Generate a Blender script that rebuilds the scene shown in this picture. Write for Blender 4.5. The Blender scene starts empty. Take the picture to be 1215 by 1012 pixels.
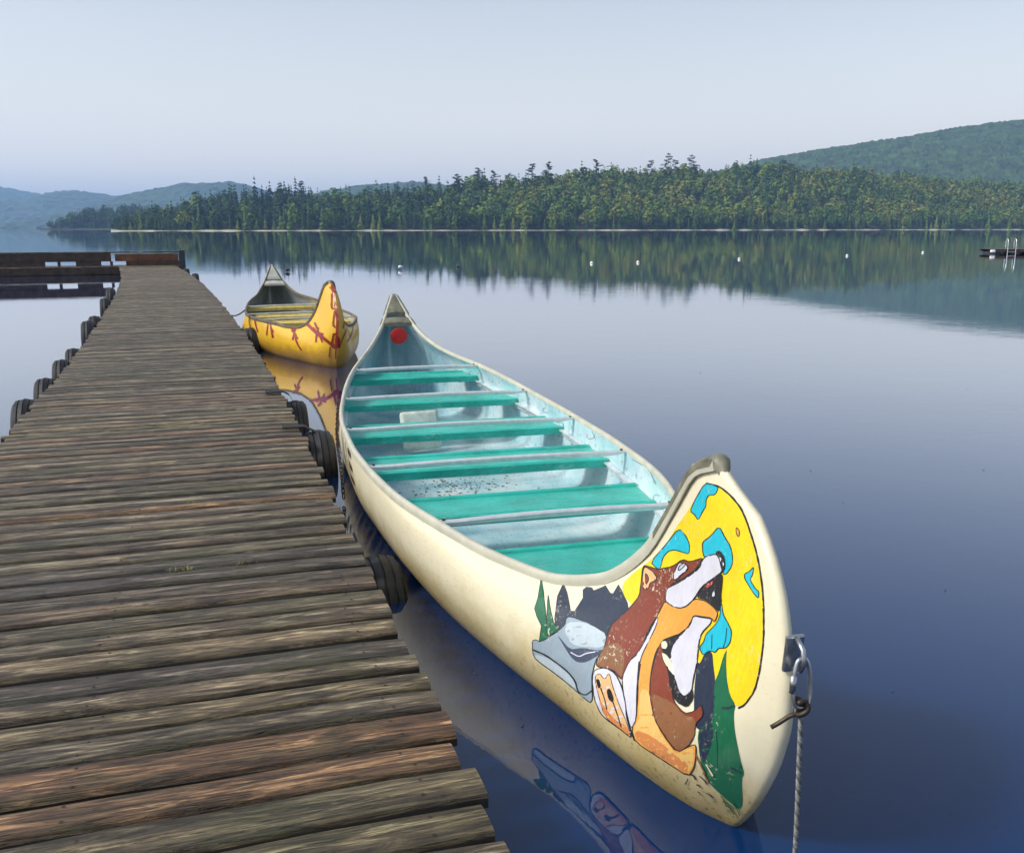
import bpy, bmesh, math, random
import numpy as np
from mathutils import Vector, Matrix, noise
from mathutils.bvhtree import BVHTree
from mathutils.geometry import delaunay_2d_cdt

R = math.radians
scene = bpy.context.scene
COL = scene.collection

# ------------------------------------------------------------------ camera, sky, sun, exposure
EYE = 1.70                       # metres above the water
PXF, PXX, PXY = 1130.0, 607.5, 506.0
PITCH = math.atan((506.0 - 270.0) / PXF)
cd = bpy.data.cameras.new('camera')
cd.sensor_fit = 'HORIZONTAL'; cd.sensor_width = 36.0; cd.lens = 36.0 * PXF / 1215.0
cd.clip_start = 0.05; cd.clip_end = 40000
cam = bpy.data.objects.new('camera', cd); COL.objects.link(cam)
cam.location = (0, 0, EYE); cam.rotation_euler = (R(90) - PITCH, 0, 0)
scene.camera = cam

SUN_EL, SUN_AZ = R(42), R(-108)          # azimuth from +Y towards +X: behind the camera, to the left
world = bpy.data.worlds.new('World'); scene.world = world; world.use_nodes = True
wn, wl = world.node_tree.nodes, world.node_tree.links
wn.clear()
sky = wn.new('ShaderNodeTexSky'); sky.sky_type = 'NISHITA'; sky.sun_disc = False
sky.sun_elevation = SUN_EL; sky.sun_rotation = SUN_AZ
sky.air_density = 1.0; sky.dust_density = 2.5; sky.ozone_density = 1.5; sky.altitude = 0
hs = wn.new('ShaderNodeHueSaturation'); hs.inputs['Saturation'].default_value = 0.62
tint = wn.new('ShaderNodeMix'); tint.data_type = 'RGBA'; tint.blend_type = 'MULTIPLY'
tint.inputs[0].default_value = 1.0; tint.inputs[7].default_value = (1.02, 1.03, 0.99, 1)
bgn = wn.new('ShaderNodeBackground'); bgn.inputs['Strength'].default_value = 0.115
wo = wn.new('ShaderNodeOutputWorld')
wl.new(sky.outputs[0], hs.inputs['Color']); wl.new(hs.outputs[0], tint.inputs[6])
# hazy air: a pale veil that thins with elevation
tcw = wn.new('ShaderNodeTexCoord'); sxyz = wn.new('ShaderNodeSeparateXYZ'); wl.new(tcw.outputs['Generated'], sxyz.inputs[0])
def wmath(op, a, b=0.0):
    m = wn.new('ShaderNodeMath'); m.operation = op
    for i, v in enumerate((a, b)):
        if hasattr(v, 'is_output'): wl.new(v, m.inputs[i])
        else: m.inputs[i].default_value = v
    return m.outputs[0]
vz = wmath('POWER', wmath('SUBTRACT', 1.0, wmath('MAXIMUM', sxyz.outputs[2], 0.0)), 7.5)
veil = wn.new('ShaderNodeMix'); veil.data_type = 'RGBA'; veil.inputs[7].default_value = (8.4, 7.7, 7.2, 1)
wnz = wn.new('ShaderNodeTexNoise'); wnz.inputs['Scale'].default_value = 1.7; wnz.inputs['Detail'].default_value = 4.0
wmp = wn.new('ShaderNodeMapping'); wmp.inputs['Scale'].default_value = (1.0, 1.0, 4.0); wl.new(tcw.outputs['Generated'], wmp.inputs['Vector']); wl.new(wmp.outputs[0], wnz.inputs['Vector'])
wl.new(wmath('MULTIPLY', vz, wmath('ADD', 0.80, wmath('MULTIPLY', wnz.outputs['Fac'], 0.26))), veil.inputs[0]); wl.new(tint.outputs[2], veil.inputs[6])
wl.new(veil.outputs[2], bgn.inputs['Color']); wl.new(bgn.outputs[0], wo.inputs['Surface'])

sd = bpy.data.lights.new('sun', 'SUN'); sd.energy = 1.9; sd.angle = R(10); sd.color = (1.0, 0.95, 0.87)
sun = bpy.data.objects.new('sun', sd); COL.objects.link(sun)
sv = Vector((math.sin(SUN_AZ) * math.cos(SUN_EL), math.cos(SUN_AZ) * math.cos(SUN_EL), math.sin(SUN_EL)))
sun.rotation_euler = sv.to_track_quat('Z', 'Y').to_euler()

vs = scene.view_settings
vs.view_transform = 'Standard'; vs.look = 'None'; vs.exposure = 0.65; vs.gamma = 1.0; vs.use_curve_mapping = False
scene.cycles.use_denoising = True
scene.cycles.max_bounces = 6; scene.cycles.volume_bounces = 2
scene.cycles.sample_clamp_indirect = 6.0

# ------------------------------------------------------------------ helpers
CP, SP = math.cos(PITCH), math.sin(PITCH)
def ray(x, y):
    """direction of a photograph pixel: used only to measure where real things stand"""
    a, b = (x - PXX) / PXF, (PXY - y) / PXF
    return Vector((a, CP + b * SP, b * CP - SP))
def at_z(x, y, z):
    r = ray(x, y); t = (z - EYE) / r.z
    return Vector((r.x * t, r.y * t, z))

def link(o, parent=None, **props):
    COL.objects.link(o)
    if parent is not None: o.parent = parent
    for k, v in props.items(): o[k] = v
    return o
def empty(name, loc=(0, 0, 0), rz=0.0, parent=None, **props):
    o = bpy.data.objects.new(name, None); o.empty_display_size = 0.1
    o.location = loc; o.rotation_euler = (0, 0, rz)
    return link(o, parent, **props)
def mesh(name, verts, faces, mat=None, parent=None, smooth=False, **props):
    me = bpy.data.meshes.new(name)
    me.from_pydata([tuple(v) for v in verts], [], [tuple(f) for f in faces])
    if smooth: me.shade_smooth()
    if mat: me.materials.append(mat)
    me.update()
    return link(bpy.data.objects.new(name, me), parent, **props)
def again(o, parent=None, **props):
    return link(o.copy(), parent, **props)

class MB:
    """collects shapes that belong to one part"""
    def __init__(s): s.v = []; s.f = []
    def add(s, v, f):
        n = len(s.v); s.v += [tuple(p) for p in v]; s.f += [tuple(i + n for i in q) for q in f]
    def box(s, c, d, M=None, bev=0.0):
        x, y, z = d[0] / 2, d[1] / 2, d[2] / 2
        if bev <= 0:
            P = [(sx * x, sy * y, sz * z) for sz in (-1, 1) for sx, sy in ((-1, -1), (1, -1), (1, 1), (-1, 1))]
            F = [(3, 2, 1, 0), (4, 5, 6, 7), (0, 1, 5, 4), (1, 2, 6, 5), (2, 3, 7, 6), (3, 0, 4, 7)]
        else:
            bm = bmesh.new(); bmesh.ops.create_cube(bm, size=1.0)
            for w in bm.verts: w.co = Vector((w.co.x * d[0], w.co.y * d[1], w.co.z * d[2]))
            bmesh.ops.bevel(bm, geom=list(bm.edges), offset=bev, segments=2, affect='EDGES', profile=0.6)
            bm.verts.index_update()
            P = [tuple(w.co) for w in bm.verts]; F = [[w.index for w in f.verts] for f in bm.faces]; bm.free()
        P = [Vector(p) for p in P]
        if M is not None: P = [M @ p for p in P]
        c = Vector(c); s.add([p + c for p in P], F); return s
    def tube(s, pts, rad, seg=8, closed=False, squash=1.0):
        pts = [Vector(p) for p in pts]; n = len(pts); rr = rad if hasattr(rad, '__len__') else [rad] * n
        V = []; up = Vector((0, 0, 1)); prev = None
        for i, p in enumerate(pts):
            a = pts[(i - 1) % n] if (closed or i > 0) else p; b = pts[(i + 1) % n] if (closed or i < n - 1) else p
            t = (b - a).normalized()
            if prev is None:
                x = t.cross(up)
                if x.length < 1e-3: x = t.cross(Vector((1, 0, 0)))
                x.normalize()
            else:
                x = (prev - t * prev.dot(t)); x.normalize()
            prev = x; y = t.cross(x)
            for k in range(seg):
                q = 2 * math.pi * k / seg
                V.append(p + x * (math.cos(q) * rr[i]) + y * (math.sin(q) * rr[i] * squash))
        F = []
        for i in range(n if closed else n - 1):
            for k in range(seg):
                j = (i + 1) % n
                F.append((i * seg + k, i * seg + (k + 1) % seg, j * seg + (k + 1) % seg, j * seg + k))
        if not closed:
            F.append(tuple(range(seg))[::-1]); F.append(tuple((n - 1) * seg + k for k in range(seg)))
        s.add(V, F); return s
    def lathe(s, prof, seg=32, M=None):
        """profile of (radius, axial) pairs, closed loop, spun about local X"""
        V = []
        for k in range(seg):
            q = 2 * math.pi * k / seg
            for r, a in prof:
                p = Vector((a, r * math.cos(q), r * math.sin(q)))
                V.append(M @ p if M is not None else p)
        m = len(prof); F = []
        for k in range(seg):
            l = (k + 1) % seg
            for i in range(m):
                j = (i + 1) % m
                F.append((k * m + i, k * m + j, l * m + j, l * m + i))
        s.add(V, F); return s
    def build(s, name, mat, parent=None, smooth=False, angle=None, **props):
        o = mesh(name, s.v, s.f, mat, parent, smooth, **props)
        if angle: o.data.set_sharp_from_angle(angle=R(angle))
        return o

# ------------------------------------------------------------------ material helper
class NT:
    def __init__(s, name):
        s.m = bpy.data.materials.new(name); s.m.use_nodes = True
        s.n, s.l = s.m.node_tree.nodes, s.m.node_tree.links
        s.p = s.n['Principled BSDF']; s.out = s.n['Material Output']
    def new(s, t, **kw):
        x = s.n.new('ShaderNode' + t)
        for k, v in kw.items(): setattr(x, k, v)
        return x
    def to(s, a, b): s.l.new(a, b); return s
    def coord(s, kind='Object', scale=(1, 1, 1), offset=None):
        tc = s.new('TexCoord'); mp = s.new('Mapping'); mp.inputs['Scale'].default_value = scale
        s.to(tc.outputs[kind], mp.inputs['Vector'])
        if offset is not None: s.to(offset, mp.inputs['Location'])
        return mp.outputs[0]
    def noise(s, vec, scale=5, detail=4, rough=0.6, dist=0.0):
        x = s.new('TexNoise'); x.inputs['Scale'].default_value = scale; x.inputs['Detail'].default_value = detail
        x.inputs['Roughness'].default_value = rough; x.inputs['Distortion'].default_value = dist
        if vec is not None: s.to(vec, x.inputs['Vector'])
        return x.outputs['Fac']
    def ramp(s, fac, stops, interp='LINEAR'):
        x = s.new('ValToRGB'); cr = x.color_ramp; cr.interpolation = interp
        while len(cr.elements) < len(stops): cr.elements.new(0.5)
        for e, (p, c) in zip(cr.elements, stops):
            e.position = p; e.color = (*c, 1) if hasattr(c, '__len__') else (c, c, c, 1)
        s.to(fac, x.inputs[0]); return x.outputs[0]
    def mix(s, fac, a, b, mode='MIX'):
        x = s.new('Mix'); x.data_type = 'RGBA'; x.blend_type = mode
        for i, v in ((0, fac), (6, a), (7, b)):
            if hasattr(v, 'is_output'): s.to(v, x.inputs[i])
            elif i == 0: x.inputs[0].default_value = v
            else: x.inputs[i].default_value = (*v, 1)
        return x.outputs[2]
    def math(s, op, a, b=0.5, clamp=False):
        x = s.new('Math'); x.operation = op; x.use_clamp = clamp
        for i, v in enumerate((a, b)):
            if hasattr(v, 'is_output'): s.to(v, x.inputs[i])
            else: x.inputs[i].default_value = v
        return x.outputs[0]
    def bump(s, h, strength=0.3, dist=0.01):
        x = s.new('Bump'); x.inputs['Strength'].default_value = strength; x.inputs['Distance'].default_value = dist
        s.to(h, x.inputs['Height']); s.to(x.outputs[0], s.p.inputs['Normal']); s.to(x.outputs[0], s.p.inputs['Coat Normal']); return s
    def set(s, **kw):
        for k, v in kw.items():
            i = s.p.inputs[{'color': 'Base Color', 'rough': 'Roughness', 'metal': 'Metallic', 'ior': 'IOR', 'spec': 'Specular IOR Level', 'coat': 'Coat Weight'}[k]]
            if hasattr(v, 'is_output'): s.to(v, i)
            elif hasattr(v, '__len__'): i.default_value = (*v, 1)
            else: i.default_value = v
        return s

def plain(name, color, rough=0.5, metal=0.0, vary=0.25, scale=8, bump=0.0):
    t = NT(name); v = t.coord()
    n = t.noise(v, scale, 5)
    dk = tuple(c * (1 - vary) for c in color); lt = tuple(min(1, c * (1 + vary)) for c in color)
    t.set(color=t.ramp(n, [(0.3, dk), (0.7, lt)]), rough=rough, metal=metal)
    if bump: t.bump(t.noise(v, scale * 6, 3), bump, 0.004)
    return t.m

def smooth_interp(xs, ys, x):
    """monotone-ish cubic through the knots"""
    xs = np.asarray(xs, float); ys = np.asarray(ys, float); x = np.asarray(x, float)
    h = np.diff(xs); s = np.diff(ys) / h; m = np.zeros(len(xs))
    m[0], m[-1] = s[0], s[-1]
    for i in range(1, len(xs) - 1):
        if s[i - 1] * s[i] > 0:
            w1, w2 = 2 * h[i] + h[i - 1], h[i] + 2 * h[i - 1]
            m[i] = (w1 + w2) / (w1 / s[i - 1] + w2 / s[i])
    i = np.clip(np.searchsorted(xs, x) - 1, 0, len(h) - 1); t = np.clip((x - xs[i]) / h[i], 0, 1)
    return (ys[i] * (1 + 2 * t) * (1 - t) ** 2 + m[i] * h[i] * t * (1 - t) ** 2 + ys[i + 1] * t * t * (3 - 2 * t) + m[i + 1] * h[i] * t * t * (t - 1))
def sstep(a, b, x):
    t = np.clip((np.asarray(x, float) - a) / (b - a), 0, 1); return t * t * (3 - 2 * t)

# ------------------------------------------------------------------ materials
def make_water():
    t = NT('lake_water')
    v = t.coord('Object')
    a = t.noise(v, 1.3, 3, 0.55); b = t.noise(v, 9.0, 3, 0.6); c = t.noise(v, 0.06, 2, 0.5)
    h = t.math('ADD', t.math('MULTIPLY', a, 1.0), t.math('MULTIPLY', b, 0.33))
    h = t.math('MULTIPLY', h, t.ramp(c, [(0.36, 0.35), (0.66, 1.7)]))
    t.set(color=(0.0005, 0.021, 0.092), rough=0.012, ior=1.333, coat=0.85)
    t.p.inputs['Coat Roughness'].default_value = 0.012; t.p.inputs['Coat IOR'].default_value = 1.333
    t.bump(h, 1.0, 0.0013)
    return t.m
M_water = make_water()

def make_plank_mat():
    t = NT('weathered_plank')
    oi = t.new('ObjectInfo'); off = t.new('CombineXYZ')
    t.to(t.math('MULTIPLY', oi.outputs['Random'], 37.0), off.inputs[0]); t.to(t.math('MULTIPLY', oi.outputs['Random'], 11.0), off.inputs[1])
    g1 = t.noise(t.coord('Object', (1.5, 13, 9), off.outputs[0]), 2.2, 7, 0.68, 1.3)
    g2 = t.noise(t.coord('Object', (2.2, 70, 30), off.outputs[0]), 2.0, 4, 0.7, 0.3)
    g3 = t.noise(t.coord('Object', (1.4, 3, 3), off.outputs[0]), 1.3, 4, 0.6)
    base = t.ramp(g1, [(0.30, (0.013, 0.009, 0.006)), (0.42, (0.050, 0.037, 0.025)), (0.51, (0.125, 0.097, 0.066)), (0.58, (0.30, 0.25, 0.175)), (0.66, (0.62, 0.55, 0.42))])
    fine = t.ramp(g2, [(0.32, 0.35), (0.62, 1.15)])
    c = t.mix(1.0, base, fine, 'MULTIPLY')
    tone = t.ramp(oi.outputs['Random'], [(0.0, (0.55, 0.55, 0.62)), (0.12, (1.25, 1.2, 1.1)), (0.25, (0.7, 0.68, 0.66)), (0.4, (1.5, 1.42, 1.2)), (0.52, (0.8, 0.86, 0.68)), (0.66, (1.15, 1.08, 0.95)), (0.78, (0.6, 0.6, 0.6)), (0.88, (1.35, 1.05, 0.8)), (1.0, (1.4, 0.88, 0.60))])
    c = t.mix(1.0, c, tone, 'MULTIPLY')
    # lit crown and shaded edges painted into each board's colour, broken by grain
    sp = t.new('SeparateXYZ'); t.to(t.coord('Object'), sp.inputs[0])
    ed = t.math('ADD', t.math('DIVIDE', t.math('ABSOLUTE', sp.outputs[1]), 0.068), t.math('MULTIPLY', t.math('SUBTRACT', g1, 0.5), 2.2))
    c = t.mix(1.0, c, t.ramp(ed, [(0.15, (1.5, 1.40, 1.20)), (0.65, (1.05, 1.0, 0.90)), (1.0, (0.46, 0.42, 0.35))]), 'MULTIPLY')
    g4 = t.noise(t.coord('Object', (1.1, 42, 20), off.outputs[0]), 3.0, 3, 0.55, 0.8)
    crack = t.ramp(g4, [(0.475, 0.0), (0.497, 1.0), (0.503, 1.0), (0.525, 0.0)])
    crack = t.math('MULTIPLY', crack, t.ramp(g3, [(0.40, 0.0), (0.55, 0.85)]))
    c = t.mix(crack, c, (0.008, 0.007, 0.006))
    moss = t.ramp(g3, [(0.50, 0.0), (0.72, 0.62)])
    c = t.mix(moss, c, (0.085, 0.088, 0.028))
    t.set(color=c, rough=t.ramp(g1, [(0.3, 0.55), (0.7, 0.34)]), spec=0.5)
    hh = t.math('SUBTRACT', t.math('ADD', g2, t.math('MULTIPLY', g1, 1.5)), t.math('MULTIPLY', crack, 0.8))
    t.bump(hh, 1.0, 0.009)
    return t.m
M_plank = make_plank_mat()
M_nail = plain('rusty_nail', (0.035, 0.02, 0.014), 0.7, vary=0.4, scale=60)
M_plank_side = plain('gap_shade_plank_edge', (0.022, 0.019, 0.014), 0.8, vary=0.5, scale=12)  # side faces coloured dark to stand for the shadow in the gaps
M_timber = plain('dark_timber', (0.065, 0.040, 0.027), 0.7, vary=0.5, scale=5, bump=0.4)
M_rail = plain('orange_light_rail_timber', (0.15, 0.055, 0.022), 0.6, vary=0.55, scale=3, bump=0.4)  # orange light on the rail by the dock end, put into its colour
M_tyre = plain('old_rubber', (0.014, 0.015, 0.018), 0.62, vary=0.5, scale=14, bump=0.5)
M_strap = plain('rubber_strap', (0.02, 0.02, 0.023), 0.9, vary=0.5, scale=20)
M_steel = plain('galvanised_steel', (0.45, 0.46, 0.47), 0.32, 0.9, vary=0.3, scale=40)
M_chain = plain('rusty_chain', (0.06, 0.045, 0.035), 0.5, 0.6, vary=0.4, scale=60)
M_rope = plain('grey_rope', (0.23, 0.23, 0.22), 0.85, vary=0.4, scale=90)
M_rope2 = plain('dark_rope_strand', (0.10, 0.10, 0.095), 0.85, vary=0.4, scale=90)
M_alu = plain('worn_aluminium', (0.64, 0.68, 0.68), 0.30, 0.4, vary=0.12, scale=25)
def make_seat():
    t = NT('green_seat_paint'); v = t.coord()
    c = t.ramp(t.noise(v, 5, 4), [(0.3, (0.012, 0.30, 0.235)), (0.7, (0.03, 0.48, 0.39))])
    sc = t.noise(t.coord('Object', (5, 34, 10)), 3, 5, 0.75, 0.5)
    c = t.mix(t.math('MULTIPLY', t.ramp(sc, [(0.55, 0.0), (0.66, 0.75)]), t.ramp(t.noise(v, 3.3, 3), [(0.42, 0.0), (0.6, 1.0)])), c, (0.30, 0.56, 0.52))
    d = t.noise(v, 40, 4, 0.7); c = t.mix(t.ramp(d, [(0.60, 0.0), (0.70, 0.55)]), c, (0.02, 0.05, 0.04))
    t.set(color=c, rough=t.ramp(sc, [(0.4, 0.26), (0.7, 0.5)])); return t.m
M_seat = make_seat()
M_gunwale = plain('vinyl_gunwale', (0.47, 0.46, 0.37), 0.40, vary=0.14, scale=9)
M_deckcap = plain('weathered_deck_cap', (0.17, 0.165, 0.12), 0.5, vary=0.45, scale=18)
M_red = plain('red_disc_plastic', (0.62, 0.015, 0.012), 0.4, vary=0.15, scale=20)
M_foam = plain('pale_foam', (0.50, 0.58, 0.52), 0.7, vary=0.2, scale=20)
M_dirt = plain('wet_leaf_dirt', (0.10, 0.07, 0.03), 0.8, vary=0.6, scale=30)
M_white = plain('white_float_plastic', (0.78, 0.78, 0.76), 0.4, vary=0.12, scale=10)
M_dark = plain('dark_float_plastic', (0.03, 0.035, 0.045), 0.4, vary=0.2, scale=10)
M_chrome = plain('ladder_tube', (0.72, 0.73, 0.72), 0.25, 0.7, vary=0.1, scale=10)

def make_hull(name, base, stain, zstain):
    t = NT(name); v = t.coord()
    n1 = t.noise(v, 3.0, 6, 0.65); n2 = t.noise(v, 22, 5, 0.7)
    c = t.mix(t.ramp(n2, [(0.45, 0.0), (0.8, 0.35)]), base, tuple(q * 0.8 for q in base))
    # scum and algae line a little above the water, ragged by noise
    sep = t.new('SeparateXYZ'); t.to(t.coord(), sep.inputs[0])
    k = t.math('ADD', sep.outputs[2], t.math('MULTIPLY', t.math('SUBTRACT', n1, 0.5), 0.42))
    c = t.mix(t.ramp(k, [(0.0, 0.95), (zstain, 0.6), (zstain * 1.9, 0.0)]), c, stain)
    sc = t.noise(t.coord('Object', (40, 2.2, 60)), 2.5, 5, 0.7, 0.4)
    c = t.mix(t.math('MULTIPLY', t.ramp(sc, [(0.57, 0.0), (0.66, 0.65)]), t.ramp(t.noise(v, 1.7, 3), [(0.42, 0.0), (0.62, 1.0)])), c, tuple(q * 0.45 for q in base))
    d = t.noise(v, 46, 4, 0.75)
    k2 = t.math('MULTIPLY', t.ramp(d, [(0.56, 0.0), (0.64, 1.0)]), t.ramp(k, [(0.0, 0.9), (0.24, 0.0)]))
    c = t.mix(k2, c, (0.07, 0.06, 0.03))
    t.set(color=c, rough=t.ramp(n2, [(0.3, 0.28), (0.7, 0.5)]), coat=0.1)
    t.bump(n1, 0.12, 0.02)
    return t.m
M_hull = make_hull('cream_gelcoat', (0.74, 0.68, 0.49), (0.42, 0.31, 0.085), 0.15)
M_hull_y = make_hull('yellow_gelcoat', (0.72, 0.43, 0.030), (0.42, 0.22, 0.03), 0.13)

def make_inner(name, a, b):
    t = NT(name); v = t.coord()
    n = t.noise(v, 2.6, 5, 0.6); s = t.noise(t.coord('Object', (30, 6, 8)), 3, 4, 0.7)
    c = t.mix(t.ramp(n, [(0.35, 0.0), (0.65, 1.0)]), a, b)
    c = t.mix(t.ramp(s, [(0.56, 0.0), (0.70, 0.6)]), c, (0.09, 0.12, 0.12))
    t.set(color=c, rough=0.27, metal=0.2)
    t.bump(s, 0.1, 0.003)
    return t.m
M_inner = make_inner('scuffed_blue_interior', (0.74, 0.84, 0.87), (0.34, 0.60, 0.68))
M_inner_y = make_inner('scuffed_grey_interior', (0.46, 0.48, 0.45), (0.28, 0.31, 0.31))

def paint(name, color, wear=0.5, wearcol=(0.60, 0.55, 0.42)):
    t = NT('paint_' + name); v = t.coord()
    d = t.noise(v, 75, 3, 0.7); e = t.noise(v, 7, 3, 0.6)
    k = t.math('MULTIPLY', t.ramp(d, [(0.585, 0.0), (0.63, 1.0)]), t.ramp(e, [(0.46, 0.0), (0.62, wear)]))
    n = t.noise(v, 14, 4); br = t.noise(t.coord('Object', (30, 30, 5)), 4, 4, 0.7, 0.5)
    c = t.mix(t.ramp(n, [(0.35, 0.0), (0.7, 0.4)]), color, tuple(q * 0.68 for q in color))
    c = t.mix(t.ramp(br, [(0.45, 0.0), (0.75, 0.4)]), c, tuple(min(1, q * 1.25 + .03) for q in color))
    t.set(color=t.mix(k, c, wearcol), rough=0.38)
    return t.m

# ------------------------------------------------------------------ water
def build_water():
    xs = [-6400, -300, -30, 30, 300, 6400]; ys = [-4400, -30, 40, 400, 5900]
    V = [(x, y, 0) for y in ys for x in xs]; n = len(xs)
    F = [(j * n + i, j * n + i + 1, (j + 1) * n + i + 1, (j + 1) * n + i) for j in range(len(ys) - 1) for i in range(n - 1)]
    mesh('lake_water', V, F, M_water, kind='structure')
build_water()

# ------------------------------------------------------------------ far hills and shores
def leafy(name, stops, use_obj_random=True, haze_n=0.02):
    t = NT(name)
    if use_obj_random:
        f = t.new('ObjectInfo').outputs['Random']
    else:
        a = t.new('Attribute'); a.attribute_name = 'tint'; f = a.outputs['Fac']
    c = t.ramp(f, stops)
    n = t.noise(t.coord('Object'), 0.9, 3)
    c = t.mix(1.0, c, t.ramp(n, [(0.3, 0.8), (0.7, 1.15)]), 'MULTIPLY')
    t.set(color=c, rough=0.75, spec=0.2)
    return t.m
CONI = [(0.0, (0.022, 0.054, 0.017)), (0.45, (0.041, 0.092, 0.021)), (0.75, (0.077, 0.151, 0.023)), (1.0, (0.133, 0.210, 0.032))]
BROAD = [(0.0, (0.046, 0.104, 0.017)), (0.4, (0.081, 0.160, 0.021)), (0.75, (0.133, 0.210, 0.025)), (0.95, (0.204, 0.244, 0.032)), (1.0, (0.266, 0.202, 0.037))]
SHOREG = [(0.0, (0.070, 0.143, 0.023)), (0.6, (0.133, 0.210, 0.027)), (1.0, (0.219, 0.260, 0.042))]
PINE = [(0.0, (0.015, 0.039, 0.015)), (1.0, (0.037, 0.077, 0.023))]
M_coni = leafy('spruce_needles', CONI); M_broad = leafy('broad_leaves', BROAD); M_shoreg = leafy('young_needles', SHOREG); M_pine = leafy('pine_needles', PINE)
M_bark = plain('bark', (0.06, 0.048, 0.038), 0.9, vary=0.4, scale=2)
M_forest = leafy('mixed_woodland', [(0.0, (0.014, 0.038, 0.016)), (0.35, (0.036, 0.080, 0.019)), (0.6, (0.082, 0.150, 0.020)), (0.85, (0.14, 0.20, 0.026)), (1.0, (0.19, 0.21, 0.03))], False)
M_canopy = plain('far_woodland_canopy', (0.034, 0.070, 0.022), 0.9, vary=0.75, scale=0.05)
M_soil = plain('forest_floor', (0.035, 0.040, 0.018), 0.9, vary=0.4, scale=0.2)
M_bank = plain('pale_shore_sand', (0.46, 0.42, 0.33), 0.9, vary=0.3, scale=0.15)

def ridge_hill(name, prof, dist, depth, cell, lump, seed, nd=46):
    """a wooded hill: skyline given as (pixel x, pixel y) measured on the photograph, stood at its real distance"""
    px = np.array([p[0] for p in prof], float); py = np.array([p[1] for p in prof], float)
    X = (px - 607.5) / 1154.4 * dist; Z = (270 - py) / 1154.4 * dist + EYE
    nx = int((X[-1] - X[0]) / cell) + 1
    xs = np.linspace(X[0], X[-1], nx); zr = smooth_interp(X, Z, xs)
    V = []
    for j in range(nd + 10):
        t = j / nd if j <= nd else 1 + (j - nd) / 46
        y = dist - depth * (1 - t)
        if t <= 1: k = float(sstep(-0.08, 1.0, t)) ** 0.9
        else: k = 1 - (t - 1) * 0.9
        for i in range(nx):
            p = Vector((xs[i] / (lump * 7) + seed, y / (lump * 7), 0.3)); q = Vector((xs[i] / lump + seed, y / lump, 1.7))
            big = noise.noise(p) * lump * 1.1 * min(1, t * 2); c = noise.cell(q) * lump * 0.28 + noise.noise(q * 1.3) * lump * 0.45
            V.append((xs[i] + (noise.cell(q * 3.1) - 0.5) * cell * 0.5, y, zr[i] * k - 4 * (1 - t if t < 1 else 0) + big * 0.5 * (0.3 if t > 0.85 else 1) + c))
    F = [(j * nx + i, j * nx + i + 1, (j + 1) * nx + i + 1, (j + 1) * nx + i) for j in range(nd + 9) for i in range(nx - 1)]
    return mesh(name, V, F, M_canopy, smooth=False, kind='structure')
ridge_hill('hill', [(560, 268), (700, 236), (800, 214), (860, 204), (893, 195), (940, 186), (1000, 177), (1060, 168), (1120, 158), (1180, 151), (1215, 148), (1300, 141), (1450, 142), (1650, 150), (1900, 190)], 1500, 560, 3.4, 6.2, 3.1, 96)
ridge_hill('hill', [(200, 262), (330, 238), (400, 229), (455, 221), (500, 219), (545, 224), (640, 232), (760, 250), (900, 262)], 2000, 500, 8.0, 10, 8.7)
ridge_hill('hill', [(60, 268), (110, 258), (150, 243), (185, 231), (220, 223), (250, 220), (280, 219), (305, 224), (340, 234), (420, 255), (520, 266)], 2600, 660, 11.0, 13, 15.2)
ridge_hill('hill', [(-100, 262), (0, 248), (50, 236), (95, 229), (125, 232), (160, 238), (230, 250), (330, 264)], 3200, 640, 14.0, 14, 21.4)
ridge_hill('hill', [(-700, 236), (-400, 219), (-150, 219), (-60, 221), (0, 224), (40, 230), (80, 238), (130, 250), (190, 262), (260, 267)], 3900, 800, 17.0, 16, 27.9)

# main wooded shore: a straight shoreline that recedes to the right
S0, S1 = Vector((-178, 468)), Vector((379, 720))
SD = (S1 - S0); SLEN = SD.length; SDIR = SD / SLEN; SIN = Vector((-SDIR.y, SDIR.x))
RID = [(150, 262), (185, 252), (215, 241), (260, 234), (330, 226), (400, 230), (460, 228), (520, 224), (570, 216), (640, 211), (700, 206), (760, 205), (800, 200), (850, 203), (900, 199), (950, 200), (1000, 204), (1060, 208), (1120, 214), (1180, 217), (1215, 220), (1400, 226), (1700, 232)]
def shore_pt(s, dep): return Vector((S0.x + SDIR.x * s + SIN.x * dep, S0.y + SDIR.y * s + SIN.y * dep))
_ss = np.linspace(-10, 1000, 200); _hz = []
for s in _ss:
    p = shore_pt(s, 95); pxx = 607.5 + 1154.4 * p.x / p.y
    yy = float(smooth_interp([a for a, b in RID], [b for a, b in RID], np.clip(pxx, 150, 1700)))
    _hz.append(max(1.0, (270 - yy) / 1154.4 * math.hypot(p.x * 0, p.y) + EYE - 13.0))
def ground(s, dep):
    h = float(np.interp(s, _ss, _hz)); e = float(sstep(-12, 60, s)) * 0.85 + 0.15
    return 0.55 + h * float(sstep(0, 100, dep)) * e if dep > 3 else 0.55 * max(0, dep) / 3
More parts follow.
